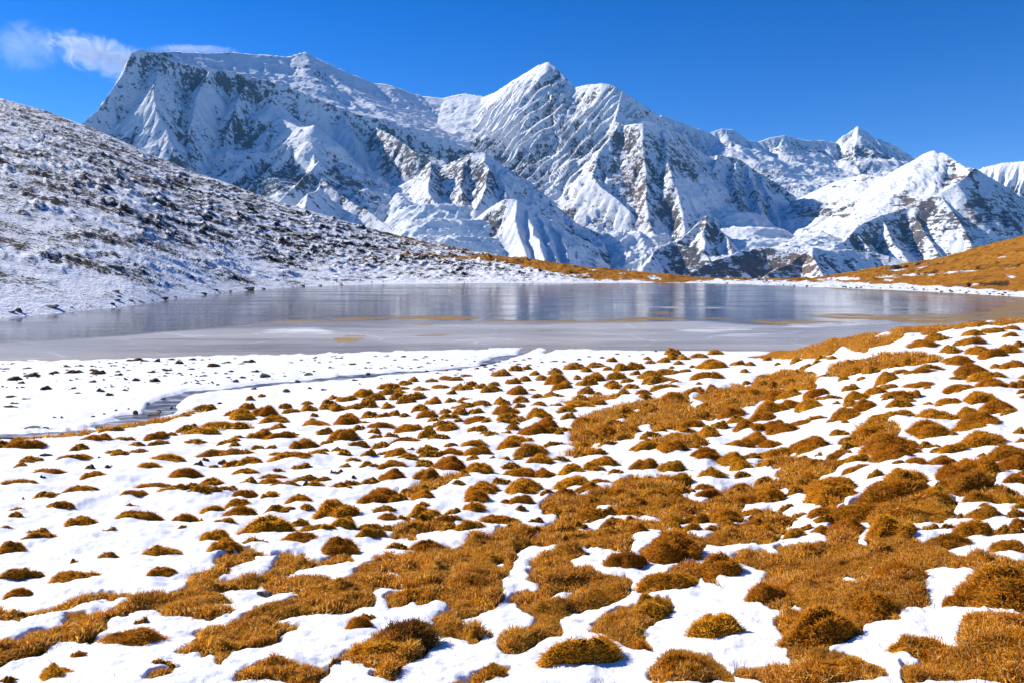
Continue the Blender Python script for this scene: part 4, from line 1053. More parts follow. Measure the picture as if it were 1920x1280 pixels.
def near_grid(stepx, stepy, pmin=-330, pmax=2260, ymin=2.25, ymax=62):
    px = np.arange(pmin, pmax, stepx)
    if pmax > 2000:
        px = np.concatenate([np.arange(-1500, -140, stepx * 5), np.arange(-140, 2060, stepx), np.arange(2060, 3400, stepx * 5)])
    Y = [ymin]
    while Y[-1] < ymax:
        c = CZ - float(np.interp(Y[-1], _NY, _NZ[4]))
        Y.append(Y[-1] + stepy * Y[-1] ** 2 / (F * c))
    Y = np.array(Y); nr = len(Y)
    YY, PX = np.meshgrid(Y, px, indexing='ij')
    X = (PX - 960) / F * YY
    return X.ravel().astype(np.float32), YY.ravel().astype(np.float32), PX.ravel(), nr, len(px)


def lumps(x, y):
    """soft relief of the meadow under everything"""
    return 0.045 * fbm(x / 1.4, y / 1.1, 4, 740) * np.clip(y / 6, 0.6, 1.6) * (1 - 0.75 * sstep(20, 34, y))


_hY = unproject(HUM[:, 0], HUM[:, 1] + HUM[:, 3] * 0.40)
_hX = (HUM[:, 0] - 960) / F * _hY
_hW = HUM[:, 2] / F * _hY


def snow_material():
    t = NT('old_snow')
    p = t.pos()
    n1 = t.noise(p, 1.6, 5, 0.55); n2 = t.noise(p, 26.0, 4, 0.6); n3 = t.noise(p, 140.0, 3, 0.6)
    specks = t.noise(t.scalevec(p, 9.0, 22.0, 9.0), 1.0, 5, 0.75)
    sp = t.ramp(specks, 0.69, 0.76)
    area = t.ramp(t.noise(p, 0.5, 2, 0.5), 0.50, 0.62)
    thin = t.attr('thin')
    sp = t.math('MULTIPLY', sp, t.math('MAXIMUM', area, thin))
    col = t.mix(t.math('MULTIPLY', sp, 0.85), (0.90, 0.905, 0.92), (0.16, 0.11, 0.06))
    hb = t.math('ADD', t.math('MULTIPLY', n1, 1.0), t.math('ADD', t.math('MULTIPLY', n2, 0.10), t.math('MULTIPLY', n3, 0.03)))
    b = t.bsdf(col, 0.55, 0.2, t.bump(hb, 0.10, 0.5))
    b.inputs['Subsurface Weight'].default_value = 0.0
    return t.m


def turf_material():
    t = NT('meadow_turf')
    p = t.pos()
    n1 = t.noise(p, 1.3, 4, 0.6); n2 = t.noise(p, 30.0, 5, 0.7); n3 = t.noise(p, 110.0, 4, 0.7)
    c = t.mix(t.ramp(n2, 0.32, 0.68), (0.25, 0.092, 0.008), (0.72, 0.31, 0.020))
    c = t.mix(t.ramp(n1, 0.42, 0.66, 0, 0.6), c, (0.30, 0.095, 0.012))
    c = t.mix(t.ramp(n3, 0.62, 0.72, 0, 0.8), c, (0.60, 0.37, 0.12))
    c = t.mix(t.ramp(n3, 0.40, 0.28, 0, 0.8), c, (0.06, 0.025, 0.008))
    hb = t.math('ADD', t.math('MULTIPLY', n2, 1.0), t.math('MULTIPLY', n3, 0.5))
    t.bsdf(c, 0.95, 0.05, t.bump(hb, 0.05, 1.0))
    return t.m


SNOW_M = snow_material()
TURF_M = turf_material()


def ground_levels(x, y, px):
    zb = base_height(x, y) + lumps(x, y)
    py = HZ - (zb - CZ) / y * F
    tv = turf_value(px, py, x, y)
    sv = stream_value(px, py, x, y)
    return zb, py, tv, sv


def build_ground():
    # soil and turf sheet
    x, y, px, nr, nc = near_grid(7.0, 6.0)
    zb, py, tv, sv = ground_levels(x, y, px)
    sc = np.clip(y / 8, 0.5, 3)
    bump = 0.06 * np.maximum(ridged(x / 0.55, y / 0.5, 3, 760) - 0.7, 0) + 0.03 * fbm(x / 0.2, y / 0.2, 3, 765)
    z = zb - 0.07 + sstep(-6, 4, tv) * 0.09 + sstep(0, 14, tv) * (0.02 + bump)
    z = z - 0.25 * sstep(-3, 2, sv)
    me = make_mesh('meadow_ground', np.stack([x, y, z], 1), grid_faces(nr, nc), TURF_M)
    link('meadow_ground', me, 'structure', 'brown autumn turf of the near meadow showing between snow patches')
    # snow sheet
    x, y, px, nr, nc = near_grid(3.6, 2.4)
    zb, py, tv, sv = ground_levels(x, y, px)
    sn = 0.05 * fbm(x / 0.8, y / 0.7, 4, 770) * np.clip(y / 8, 0.5, 1.2) + 0.020 * fbm(x / 0.15, y / 0.13, 4, 775) * sstep(20, 8, y)
    z = zb + 0.022 + 0.6 * sn * (1 - 0.6 * sstep(18, 34, y)) - 0.085 * sstep(-4.0, 5.0, tv)
    z = z + 0.008 * sstep(-3, -10, tv)
    z = z - 0.11 * sstep(-3.5, 1.5, sv)
    # snow drifts a little against the windward side of each tussock and thins at its lee
    for i in range(len(HUM)):
        w = _hW[i]
        if _hY[i] > 24: continue
        m = np.nonzero((np.abs(x - _hX[i]) < w * 1.6) & (np.abs(y - _hY[i]) < w * 1.6))[0]
        dx = (x[m] - _hX[i]) / w; dy = (y[m] - _hY[i]) / w
        z[m] += 0.05 * w * np.exp(-((dx + 0.1) ** 2 + (dy + 0.28) ** 2) / 0.16) * (tv[m] < -2)
    me = make_mesh('snow_cover', np.stack([x, y, z], 1), grid_faces(nr, nc), SNOW_M, True, {'thin': sstep(-14, -2, tv)})
    link('snow_cover', me, 'structure', 'thin broken snow cover lying between the grass tussocks of the near meadow')
    # frozen stream bed
    x, y, px, nr, nc = near_grid(7.0, 4.0, -330, 1120, 20, 60)
    zb, py, tv, sv = ground_levels(x, y, px)
    z = base_height(x, y) - 0.03 + 0.012 * fbm(x / 0.5, y / 0.5, 3, 780)
    fq = grid_faces(nr, nc)
    keep = (sv[fq] > -7).any(1)
    fq = fq[keep]; used, inv = np.unique(fq.ravel(), return_inverse=True)
    t = NT('stream_ice')
    p = t.pos()
    n = t.noise(t.scalevec(p, 1.0, 2.6, 1.0), 1.0, 6, 0.65)
    c = t.mix(t.ramp(n, 0.46, 0.62), (0.07, 0.07, 0.08), (0.48, 0.50, 0.54))
    c = t.mix(t.ramp(t.noise(p, 3.0, 5, 0.7), 0.58, 0.66), c, (0.09, 0.07, 0.05))
    t.bsdf(c, 0.35, 0.4, t.bump(n, 0.05, 0.6))
    link('stream', make_mesh('stream', np.stack([x, y, z], 1)[used], inv.reshape(-1, 4), t.m), 'structure', 'narrow frozen stream winding through the snow to the lake')
    # the ground goes on behind and beside the eye
    gx, gy = np.meshgrid(np.linspace(-60, 60, 90), np.concatenate([np.linspace(-45, 2.2, 40), [3.0]]))
    gx = gx.ravel(); gy = gy.ravel()
    gz = base_height(gx, gy) - 0.02 + 0.05 * fbm(gx / 2, gy / 2, 3, 790) - 0.12 * (gy > 1.5) - 0.25 * np.clip((np.abs(gx) - 4) / 10, 0, 1)
    link('snow_field', make_mesh('snow_field', np.stack([gx, gy, gz], 1), grid_faces(41, 90), SNOW_M, True), 'structure', 'snow lying on the meadow behind the viewpoint')


build_ground()

# ================================================================== TUSSOCKS, TUFTS, STONES
def grass_material(name, dark, mid, straw, objvar=True):
    t = NT(name)
    tint = t.attr('tint')
    oi = t.n('ShaderNodeObjectInfo')
    p = t.pos()
    big = t.noise(p, 2.2, 3, 0.5)
    c = t.mix(t.ramp(tint, 0.05, 0.5), dark, mid)
    c = t.mix(t.ramp(tint, 0.72, 1.0), c, straw)
    c = t.mix(t.ramp(big, 0.48, 0.64, 0, 0.40), c, (0.28, 0.10, 0.014))
    c = t.mix(t.ramp(t.noise(p, 1.1, 4, 0.6), 0.52, 0.68, 0, 0.35), c, (0.68, 0.38, 0.05))
    if objvar:
        hs = t.n('ShaderNodeHueSaturation')
        t.l(c, hs.inputs['Color'])
        t.l(t.math('ADD', t.math('MULTIPLY', oi.outputs['Random'], 0.024), 0.486), hs.inputs['Hue'])
        t.l(t.math('ADD', t.math('MULTIPLY', oi.outputs['Random'], 0.45), 0.85), hs.inputs['Value'])
        c = hs.outputs[0]
    b = t.bsdf(c, 0.8, 0.06)
    tr = t.n('ShaderNodeBsdfTranslucent'); t.l(c, tr.inputs['Color'])
    mx = t.n('ShaderNodeMixShader'); mx.inputs[0].default_value = 0.42
    t.l(b.outputs[0], mx.inputs[1]); t.l(tr.outputs[0], mx.inputs[2]); t.l(mx.outputs[0], t.out.inputs['Surface'])
    return t.m


GRASS_M = grass_material('dry_grass', (0.20, 0.066, 0.007), (0.93, 0.40, 0.020), (0.95, 0.70, 0.26))
HEATH_M = grass_material('dark_heath', (0.05, 0.015, 0.008), (0.20, 0.065, 0.018), (0.45, 0.22, 0.06), False)
SOD_M = grass_material('sod_and_stems', (0.04, 0.025, 0.015), (0.15, 0.085, 0.035), (0.32, 0.20, 0.08))


def mound_body_material():
    t = NT('tussock_body')
    p = t.pos()
    oi = t.n('ShaderNodeObjectInfo')
    n2 = t.noise(p, 28.0, 5, 0.7); n3 = t.noise(p, 95.0, 4, 0.7)
    c = t.mix(t.ramp(n2, 0.32, 0.68), (0.14, 0.048, 0.006), (0.58, 0.24, 0.018))
    c = t.mix(t.ramp(n3, 0.60, 0.72, 0, 0.8), c, (0.48, 0.27, 0.07))
    hs = t.n('ShaderNodeHueSaturation'); t.l(c, hs.inputs['Color'])
    t.l(t.math('ADD', t.math('MULTIPLY', oi.outputs['Random'], 0.45), 0.72), hs.inputs['Value'])
    t.bsdf(hs.outputs[0], 0.95, 0.03, t.bump(t.math('ADD', n2, n3), 0.03, 1.0))
    return t.m


BODY_M = mound_body_material()


def blades(P, Nn, ln, wd, rs, droop=0.5, up=0.5):
    """bent two-piece grass blades rooted at P, growing along Nn"""
    n = len(P)
    rnd = rs.normal(size=(n, 3)) * 0.45
    d = Nn * (1 - up) + np.array([0, 0, up]) + rnd
    d /= np.linalg.norm(d, axis=1, keepdims=True)
    side = np.cross(d, rs.normal(size=(n, 3))); side /= np.linalg.norm(side, axis=1, keepdims=True) + 1e-9
    L = (ln * rs.uniform(0.5, 1.25, n))[:, None]; W = (wd * rs.uniform(0.7, 1.3, n))[:, None]
    mid = P + d * L * 0.55
    out = rs.normal(size=(n, 3)); out[:, 2] = -np.abs(out[:, 2]) * 0.6
    tip = mid + (d * 0.5 + out * droop * 0.35) * L * 0.7
    a = P - side * W - d * L * 0.15; b = P + side * W - d * L * 0.15; c = mid + side * W * 0.8; e = mid - side * W * 0.8
    V = np.stack([a, b, c, e, tip], 1).reshape(-1, 3)
    i = np.arange(n)[:, None] * 5
    # quad as two triangles plus the tip
    T = np.concatenate([i + [0, 1, 2], i + [0, 2, 3], i + [3, 2, 4]], 1).reshape(-1, 3)
    tint = np.repeat(rs.rand(n), 5)
    return V, T, tint


def mound_mesh(seed, flat=0.0):
    rs = np.random.RandomState(seed)
    nr, ns = 9, 28
    r = np.linspace(0, 1, nr) ** 0.8
    r = np.concatenate([r, [1.12, 1.25]])
    th = np.linspace(0, 2 * np.pi, ns, endpoint=False)
    R, T = np.meshgrid(r[1:], th, indexing='ij')
    wob = 1 + 0.26 * gn(np.cos(th) * 1.4 + seed * 3.1, np.sin(th) * 1.4 + seed, 11) * 1.6 + 0.13 * gn(np.cos(th) * 4 + seed, np.sin(th) * 4, 12)
    X = R * np.cos(T) * wob; Y = R * np.sin(T) * wob
    h = np.where(R <= 1, (1 - np.clip(R, 0, 1) ** (2.3 + 0.8 * rs.rand())) ** 0.75, -0.55 * (R - 1) / 0.12)
    lump = 0.42 * gn(X * 1.3 + seed * 5, Y * 1.3, 13) + 0.22 * gn(X * 3.2 + seed, Y * 3.2, 14)
    Z = h * (1 + lump) + 0.06 * gn(X * 7 + seed, Y * 7, 15)
    V = np.concatenate([[[0, 0, 1.0 + 0.28 * float(gn(seed * 5.0, 0.0, 13))]], np.stack([X, Y, Z], -1).reshape(-1, 3)])
    F_ = []
    n_r = len(r) - 1
    for s in range(ns):
        F_.append((0, 1 + s, 1 + (s + 1) % ns, 1 + (s + 1) % ns))
    tri = [(0, 1 + s, 1 + (s + 1) % ns) for s in range(ns)]
    for k in range(n_r - 1):
        for s in range(ns):
            a = 1 + k * ns + s; b = 1 + k * ns + (s + 1) % ns; c = b + ns; d = a + ns
            tri += [(a, d, c), (a, c, b)]
    return V, np.array(tri), (X, Y, Z, R)


MOUNDS, MOUND_BLADES, LOOSE = [], [], []
for k in range(12):
    V, T, (X, Y, Z, R) = mound_mesh(100 + k)
    MOUNDS.append(make_mesh('tussock_body_%d' % k, V, T, BODY_M, True))
    rs = np.random.RandomState(300 + k)
    # roots spread over the body triangles
    tv = V[T]; ar = np.linalg.norm(np.cross(tv[:, 1] - tv[:, 0], tv[:, 2] - tv[:, 0]), axis=1)
    ok = tv[:, :, 2].mean(1) > -0.05
    ar = ar * ok; pick = rs.choice(len(T), 2100, p=ar / ar.sum())
    u, v = rs.rand(2100), rs.rand(2100); sw = u + v > 1; u[sw], v[sw] = 1 - u[sw], 1 - v[sw]
    A = tv[pick]
    P = A[:, 0] + (A[:, 1] - A[:, 0]) * u[:, None] + (A[:, 2] - A[:, 0]) * v[:, None]
    Nn = np.cross(A[:, 1] - A[:, 0], A[:, 2] - A[:, 0]); Nn /= np.linalg.norm(Nn, axis=1, keepdims=True) + 1e-9
    Nn[Nn[:, 2] < 0] *= -1
    BV, BT, tint = blades(P, Nn, 0.20, 0.011, rs, 1.0, 0.2)
    LOOSE.append(blades(P[:150], Nn[:150], 0.30, 0.030, rs, 1.0, 0.25))
    patch = 0.5 + 0.5 * gn(P[:, 0] * 2 + k, P[:, 1] * 2, 21)
    tint = np.clip(tint * 0.65 + np.repeat(patch, 5) * 0.35, 0, 1)
    MOUND_BLADES.append(make_mesh('tussock_grass_%d' % k, BV, BT, GRASS_M, False, {'tint': tint}))


def surface_z(x, y):
    """visible meadow level (snow or turf, whichever is higher), scalar"""
    xa = np.array([x], np.float32); ya = np.array([max(y, 2.3)], np.float32)
    return float(base_height(xa, ya)[0] + lumps(xa, ya)[0])


def zone(px, py, Y):
    """where a tussock stands, in words"""
    if py < 700 and px > 1230:
        return 'on the brown bank beside the lake, right of the white shore'
    if px < 700 and py < 870:
        return 'just below the frozen stream on the left'
    if px < 420:
        return 'on the open snow in the lower left of the meadow'
    if py < 760:
        return 'in the crowded far rows of the meadow below the lake' if px < 1300 else 'on the far right of the meadow near the lake bank'
    if px < 900 and py < 960:
        return 'in the snowy middle left of the meadow'
    if px < 1300 and py < 960:
        return 'in the crowded middle of the meadow'
    if py < 960:
        return 'among snow patches at the right of the meadow'
    if px < 1000:
        return 'in the near meadow, left of centre'
    if px < 1450:
        return 'in the near meadow, right of centre'
    return 'in the near meadow at the lower right'


SPECIAL = [  # photo column, row, label
 (1093,1233,'big rounded golden grass tussock at the bottom edge, right of the dark red shrub'),
 (1346,1174,'lone square-set grass tussock ringed by clean snow in the lower right'),
 (1350,1061,'round dark-tipped grass tussock above the lone square-set one, snow to its right'),
 (1886,1114,'bulky grass tussock with a black hollow in its side at the right edge'),
 (1275,1264,'very dark rounded tussock cut off by the bottom edge, right of centre'),
 (1173,1062,'low oval grass tussock inside a small snow patch, centre of the near meadow'),
 (1220,1130,'peaked brown tussock with a dark right flank above a snow tongue'),
 (75,1017,'dark brown tussock with a small snow drift in front, on open snow at far left'),
 (152,981,'long low brown tussock on open snow, second row up at far left'),
 (260,972,'leaning ridge-shaped tussock on open snow in the lower left'),
 (303,1041,'isolated flat golden tussock on open snow, left part of the near meadow'),
 (202,1049,'small thin golden tussock left of the flat isolated one on open snow'),
 (150,1089,'long narrow reddish tussock lying across the snow at lower left'),
 (33,1115,'small bare tussock alone on the snow close to the left edge'),
 (27,1075,'arched brown tussock with snow banked under it at the left edge'),
 (248,1202,'long curved grass tussock between two snow fields at the lower left'),
 (110,1267,'wide tussock touching the bottom edge at lower left'),
 (1567,926,'broad smooth-topped grass tussock with snow curling round its right side'),
 (1594,990,'small dark knob-shaped tussock below a smooth snow hollow'),
 (1676,996,'wide russet tussock right of the small dark knob-shaped one'),
 (1826,999,'dark-topped tussock on a snow strip at right, below a round smaller one'),
 (1849,971,'small round tussock surrounded by snow at the right side'),
 (1410,997,'long curved tussock bank with a round head, right of centre'),
 (1267,1035,'wide domed tussock with thick grass facing the viewer, right of centre'),
 (1691,1087,'shrubby blackish tussock standing in flat orange turf at lower right'),
 (633,957,'wide dark brown tussock with a white snow cone at its foot, left of centre'),
]


def place(px, py):
    return '%.1f%% across, %.1f%% down the photo' % (px / 19.2, py / 12.8)


def build_tussocks():
    order = np.argsort(-(HUM[:, 2] * HUM[:, 3]))
    single = set(order[:298].tolist())
    farV, farT, nv = [], [], 0
    blV, blT, blt, nb = [], [], [], 0
    rs = np.random.RandomState(77)
    used = set()
    sp_for = {}
    for (sx, sy, lab) in SPECIAL:
        d = np.hypot(HUM[:, 0] - sx, HUM[:, 1] - sy)
        i = int(d.argmin())
        if i in single and i not in sp_for: sp_for[i] = lab
    for i in range(len(HUM)):
        px, py, w, h = HUM[i]; Y = float(_hY[i]); X = float(_hX[i])
        W = w / F * Y * float(np.interp(w, [36, 90], [1.30, 1.12])); hw = h / F * Y
        tt = (py - HZ) / F
        depth = min(W * 0.85, max(W * 0.45, hw / max(tt, 0.08) * 0.55))
        H = np.clip(0.85 * (hw - 0.45 * depth * tt), 0.12 * W, 0.26 * W) * rs.uniform(0.85, 1.05)
        H = min(H * (1 + 0.25 * min(max((Y - 9) / 12, 0), 1)), 0.5)
        k = rs.randint(12)
        yc = Y + depth * 0.30
        xc = X * yc / Y
        z = surface_z(xc, yc) - 0.012 - 0.02 * min(W, 1)
        H += 0.05
        rz = rs.choice([0, math.pi]) + rs.uniform(-0.35, 0.35)
        sx, sy_, sz = W / 2, depth / 2 * 1.05, H
        if i in single:
            o = link('grass_tussock', MOUNDS[k], None, None, 'tussock')
            o.location = (xc, yc, z); o.rotation_euler = (0, 0, rz); o.scale = (sx, sy_, sz)
            c = link('grass_blades', MOUND_BLADES[k], parent=o)
            o['group'] = 'grass tussocks ' + zone(px, py, Y)
            size = 'large' if w > 62 else ('medium' if w > 36 else 'small')
            shape = 'domed' if h / w > 0.52 else ('long flat' if h / w < 0.27 else 'rounded')
            o['label'] = sp_for.get(i) or ('%s %s golden-brown grass tussock, %s' % (size, shape, place(px, py)))
            if i in sp_for and 'black hollow' in sp_for[i]:
                V, T, _ = mound_mesh(555)
                t = NT('hole_black'); p = t.pos(); n = t.noise(p, 40, 5, 0.7)
                t.bsdf(t.mix(t.ramp(n, 0.35, 0.7), (0.008, 0.006, 0.005), (0.05, 0.035, 0.025)), 0.9, 0.2, t.bump(n, 0.05, 1.0))
                q = link('dark_hole', make_mesh('dark_hole', V * np.array([0.34, 0.26, 0.22]), T, t.m), parent=o)  # near-black raised lump stands in for the tussock's dark hole
                q.location = (-0.10 * math.copysign(1, math.cos(rz)), -0.66 * math.copysign(1, math.cos(rz)), 0.38)
        else:
            V, T, _ = mound_mesh(100 + k)
            c, s = math.cos(rz), math.sin(rz)
            P = V * np.array([sx, sy_, sz])
            P = np.stack([P[:, 0] * c - P[:, 1] * s + xc, P[:, 0] * s + P[:, 1] * c + yc, P[:, 2] + z], 1)
            farV.append(P); farT.append(T + nv); nv += len(P)
            BV, BT, bt_ = LOOSE[k]
            Q = BV * np.array([sx, sy_, sz])
            Q = np.stack([Q[:, 0] * c - Q[:, 1] * s + xc, Q[:, 0] * s + Q[:, 1] * c + yc, Q[:, 2] + z], 1)
            blV.append(Q); blT.append(BT + nb); nb += len(Q); blt.append(np.clip(bt_ * 0.8 + rs.uniform(-0.05, 0.25), 0, 1))
    nF = sum(len(a) for a in farT)
    V_ = np.concatenate(farV + blV); T_ = np.concatenate([np.concatenate(farT), np.concatenate(blT) + nv])
    tn = np.concatenate([np.zeros(nv), np.concatenate(blt)])
    me = make_mesh('small_tussocks', V_, T_, None, True, {'tint': tn}, fmat=(np.arange(len(T_)) >= nF).astype(int), mats=[BODY_M, GRASS_M])
    link('small_tussocks', me, 'stuff', 'smallest brown grass tussocks scattered through the meadow between the bigger ones')


build_tussocks()


# ---- dark red dwarf shrub at the bottom of the picture
def build_shrub():
    px, py, w, h = 763, 1203, 122, 78
    Y = float(unproject(px, 1228)[0]); X = (px - 960) / F * Y; W = w / F * Y
    root = link('dwarf_shrub', None, None, 'dark red twiggy dwarf shrub growing out of golden grass near the bottom edge', 'shrub')
    root.location = (X, Y + W * 0.3, surface_z(X, Y) - 0.01)
    rs = np.random.RandomState(9)
    V, T, _ = mound_mesh(140)
    b = link('shrub_base', make_mesh('shrub_base', V * np.array([W * 0.46, W * 0.32, W * 0.26]), T, BODY_M), parent=root)
    n = 5200
    th = rs.rand(n) * 6.283; rr = np.sqrt(rs.rand(n))
    d = np.stack([np.cos(th) * rr, np.sin(th) * rr, np.sqrt(np.maximum(1 - rr ** 2, 0)) * 0.9 + 0.1], 1)
    sc = rs.uniform(0.62, 1.0, n)[:, None] * (1 + 0.18 * gn(d[:, 0] * 3, d[:, 1] * 3, 31))[:, None]
    P = d * sc * np.array([W * 0.50, W * 0.34, W * 0.34])
    BV, BT, tint = blades(P, d, 0.035, 0.0022, rs, 1.0, 0.1)
    link('shrub_leaves', make_mesh('shrub_leaves', BV, BT, HEATH_M, False, {'tint': tint}), parent=root)
    # twigs
    n = 260
    th = rs.rand(n) * 6.283; rr = rs.uniform(0.1, 1, n)
    d = np.stack([np.cos(th) * rr, np.sin(th) * rr, 0.9 - 0.5 * rr], 1)
    P = d * np.array([W * 0.35, W * 0.22, W * 0.2])
    BV, BT, tint = blades(P, d, 0.10, 0.0016, rs, 0.7, 0.3)
    link('twigs', make_mesh('twigs', BV, BT, HEATH_M, False, {'tint': tint * 0.6}), parent=root)


build_shrub()


# ---- turf grass (stuff): tufts of blades set over the bare patches
def build_turf_grass():
    rs = np.random.RandomState(21)
    tufts = []
    for k in range(3):
        n = 22
        P = rs.normal(size=(n, 3)) * 0.42; P[:, 2] = 0
        Nn = np.stack([P[:, 0], P[:, 1], np.full(n, 0.8)], 1); Nn /= np.linalg.norm(Nn, axis=1, keepdims=True)
        BV, BT, tint = blades(P, Nn, 1.0, 0.045, rs, 0.9, 0.3)
        me = make_mesh('turf_tuft_%d' % k, BV, BT, GRASS_M, False, {'tint': tint})
        tufts.append(bpy.data.objects.new('turf_tuft', me))
    N = 210000
    px = rs.uniform(-150, 2080, N); r = rs.uniform(1 / 34.0, 1 / 2.4, N)
    y = (1 / r).astype(np.float32); x = ((px - 960) / F * y).astype(np.float32)
    zb, py, tv, sv = ground_levels(x, y, px)
    keep = (tv > -7) & (sv < -2) & ((rs.rand(N) < np.clip(tv / 6 + 0.5, 0.05, 1)))
    x, y, zb, tv = x[keep], y[keep], zb[keep], tv[keep]
    bump = 0.06 * np.maximum(ridged(x / 0.55, y / 0.5, 3, 760) - 0.7, 0) + 0.03 * fbm(x / 0.2, y / 0.2, 3, 765)
    z = zb - 0.07 + sstep(-6, 4, tv) * 0.09 + sstep(0, 14, tv) * (0.02 + bump) - 0.005
    s = np.clip(y * 0.0055, 0.026, 0.09) * rs.uniform(0.6, 1.35, len(x)) * (0.75 + 0.5 * (fbm(x / 0.5, y / 0.5, 2, 820) > 0))
    # a few sedge stalks stand in the thin snow
    kind = rs.randint(0, 3, len(x))
    for k in range(3):
        m = kind == k
        me = make_mesh('grass_points_%d' % k, np.stack([x, y, z], 1)[m], np.zeros((0, 3), int), None)
        a = me.attributes.new('sc', 'FLOAT', 'POINT'); a.data.foreach_set('value', s[m].astype(np.float32))
        a = me.attributes.new('rz', 'FLOAT', 'POINT'); a.data.foreach_set('value', (rs.rand(m.sum()) * 6.28).astype(np.float32))
        o = link('turf_grass', me, 'stuff', 'short golden-orange dry grass covering the bare turf of the near meadow')
        ng = bpy.data.node_groups.new('scatter', 'GeometryNodeTree')
        ng.interface.new_socket('Geometry', in_out='INPUT', socket_type='NodeSocketGeometry')
        ng.interface.new_socket('Geometry', in_out='OUTPUT', socket_type='NodeSocketGeometry')
        nd = ng.nodes; L = ng.links
        gi = nd.new('NodeGroupInput'); go = nd.new('NodeGroupOutput')
        iop = nd.new('GeometryNodeInstanceOnPoints'); oi = nd.new('GeometryNodeObjectInfo')
        oi.inputs['Object'].default_value = tufts[k]
        a1 = nd.new('GeometryNodeInputNamedAttribute'); a1.data_type = 'FLOAT'; a1.inputs['Name'].default_value = 'sc'
        a2 = nd.new('GeometryNodeInputNamedAttribute'); a2.data_type = 'FLOAT'; a2.inputs['Name'].default_value = 'rz'
        cx = nd.new('ShaderNodeCombineXYZ'); er = nd.new('FunctionNodeEulerToRotation')
        L.new(a2.outputs['Attribute'], cx.inputs['Z']); L.new(cx.outputs[0], er.inputs[0])
        L.new(gi.outputs[0], iop.inputs['Points']); L.new(oi.outputs['Geometry'], iop.inputs['Instance'])
        L.new(er.outputs[0], iop.inputs['Rotation']); L.new(a1.outputs['Attribute'], iop.inputs['Scale'])
        L.new(iop.outputs[0], go.inputs[0])
        md = o.modifiers.new('scatter', 'NODES'); md.node_group = ng
    # dry stalks
    N = 60000
    px = rs.uniform(-50, 1980, N); r = rs.uniform(1 / 16.0, 1 / 2.6, N)
    y = (1 / r).astype(np.float32); x = ((px - 960) / F * y).astype(np.float32)
    zb, py, tv, sv = ground_levels(x, y, px)
    dens = (fbm(x / 0.5, y / 0.4, 3, 840) > 0.15)
    keep = (tv < -1) & (((tv > -22) & dens & (rs.rand(N) < 0.34)) | (rs.rand(N) < 0.018))
    x, y, zb = x[keep], y[keep], zb[keep]
    P = np.stack([x, y, zb + 0.01], 1)
    BV, BT, tint = blades(P, np.tile([0, 0, 1.0], (len(P), 1)), 0.07, 0.0011, rs, 0.5, 0.75)
    link('dry_stalks', make_mesh('dry_stalks', BV, BT, SOD_M, False, {'tint': tint}), 'stuff', 'thin dry grass stalks poking up through the near snow')


build_turf_grass()


# ---- dark sods on the snow flat
def build_sods():
    rs = np.random.RandomState(31)
    vs = []
    for k in range(5):
        V, T, _ = mound_mesh(200 + k)
        vs.append(make_mesh('sod_%d' % k, V, T, SODBODY_M, True))
    for (px, py, w, h) in TUFT:
        Y = float(unproject(px, py + h * 0.3)[0]); X = (px - 960) / F * Y; W = w / F * Y
        W *= 1.35; H = np.clip(h / F * Y * 0.75, 0.06, 0.32)
        o = link('sod_tuft', vs[rs.randint(5)], None, None, 'sod')
        o.location = (X, Y + 0.1, surface_z(X, Y) - 0.03); o.scale = (W / 2, min(W * 0.3, 0.4), H + 0.03)
        o.rotation_euler = (0, 0, rs.uniform(-0.3, 0.3) + rs.choice([0, 3.14]))
        if py < 710 and px < 420: zn = 'on the snow flat at the left lake shore'
        elif py < 730 and px < 700: zn = 'on the snow between the lake and the frozen stream'
        elif px >= 700: zn = 'on the smooth snow near the stream mouth'
        else: zn = 'on the snow left of the stream bend'
        o['label'] = ('larger' if w > 16 else 'small') + ' dark sod on the snow flat, ' + place(px, py)
        o['group'] = 'dark sods ' + zn
    # crumbs nobody could count
    n = 760
    pxs = rs.uniform(-40, 1050, n); pys = rs.uniform(668, 725, n) + (pxs < 250) * rs.uniform(0, 10, n)
    dn = fbm(pxs / 60, pys / 12, 3, 860) + 0.35 * (pxs < 420) > 0.12
    Vs, Ts, nv = [], [], 0
    base, bt, _ = mound_mesh(231)
    small = base; 
    for px, py in zip(pxs[dn], pys[dn]):
        if stream_value(np.array([px]), np.array([py]), np.array([0.0]), np.array([35.0]))[0] > -3: continue
        if py < interp_curve(NEAR_SHORE, px) + 3: continue
        Y = float(unproject(px, py)[0]); X = (px - 960) / F * Y
        W = rs.uniform(3, 12) / F * Y; H = rs.uniform(0.03, 0.09)
        P = small * np.array([W / 2, W * 0.4, H]) + np.array([X, Y, surface_z(X, Y) - 0.02])
        Vs.append(P); Ts.append(bt + nv); nv += len(P)
    link('sod_crumbs', make_mesh('sod_crumbs', np.concatenate(Vs), np.concatenate(Ts), SODBODY_M), 'stuff', 'tiny dark bits of turf dotted over the snow flat by the lake')


def sod_body_material():
    t = NT('sod_body')
    p = t.pos(); n2 = t.noise(p, 14.0, 5, 0.7)
    c = t.mix(t.ramp(n2, 0.35, 0.68), (0.05, 0.028, 0.015), (0.24, 0.13, 0.05))
    t.bsdf(c, 0.95, 0.05, t.bump(n2, 0.08, 1.0))
    return t.m


SODBODY_M = sod_body_material()
build_sods()


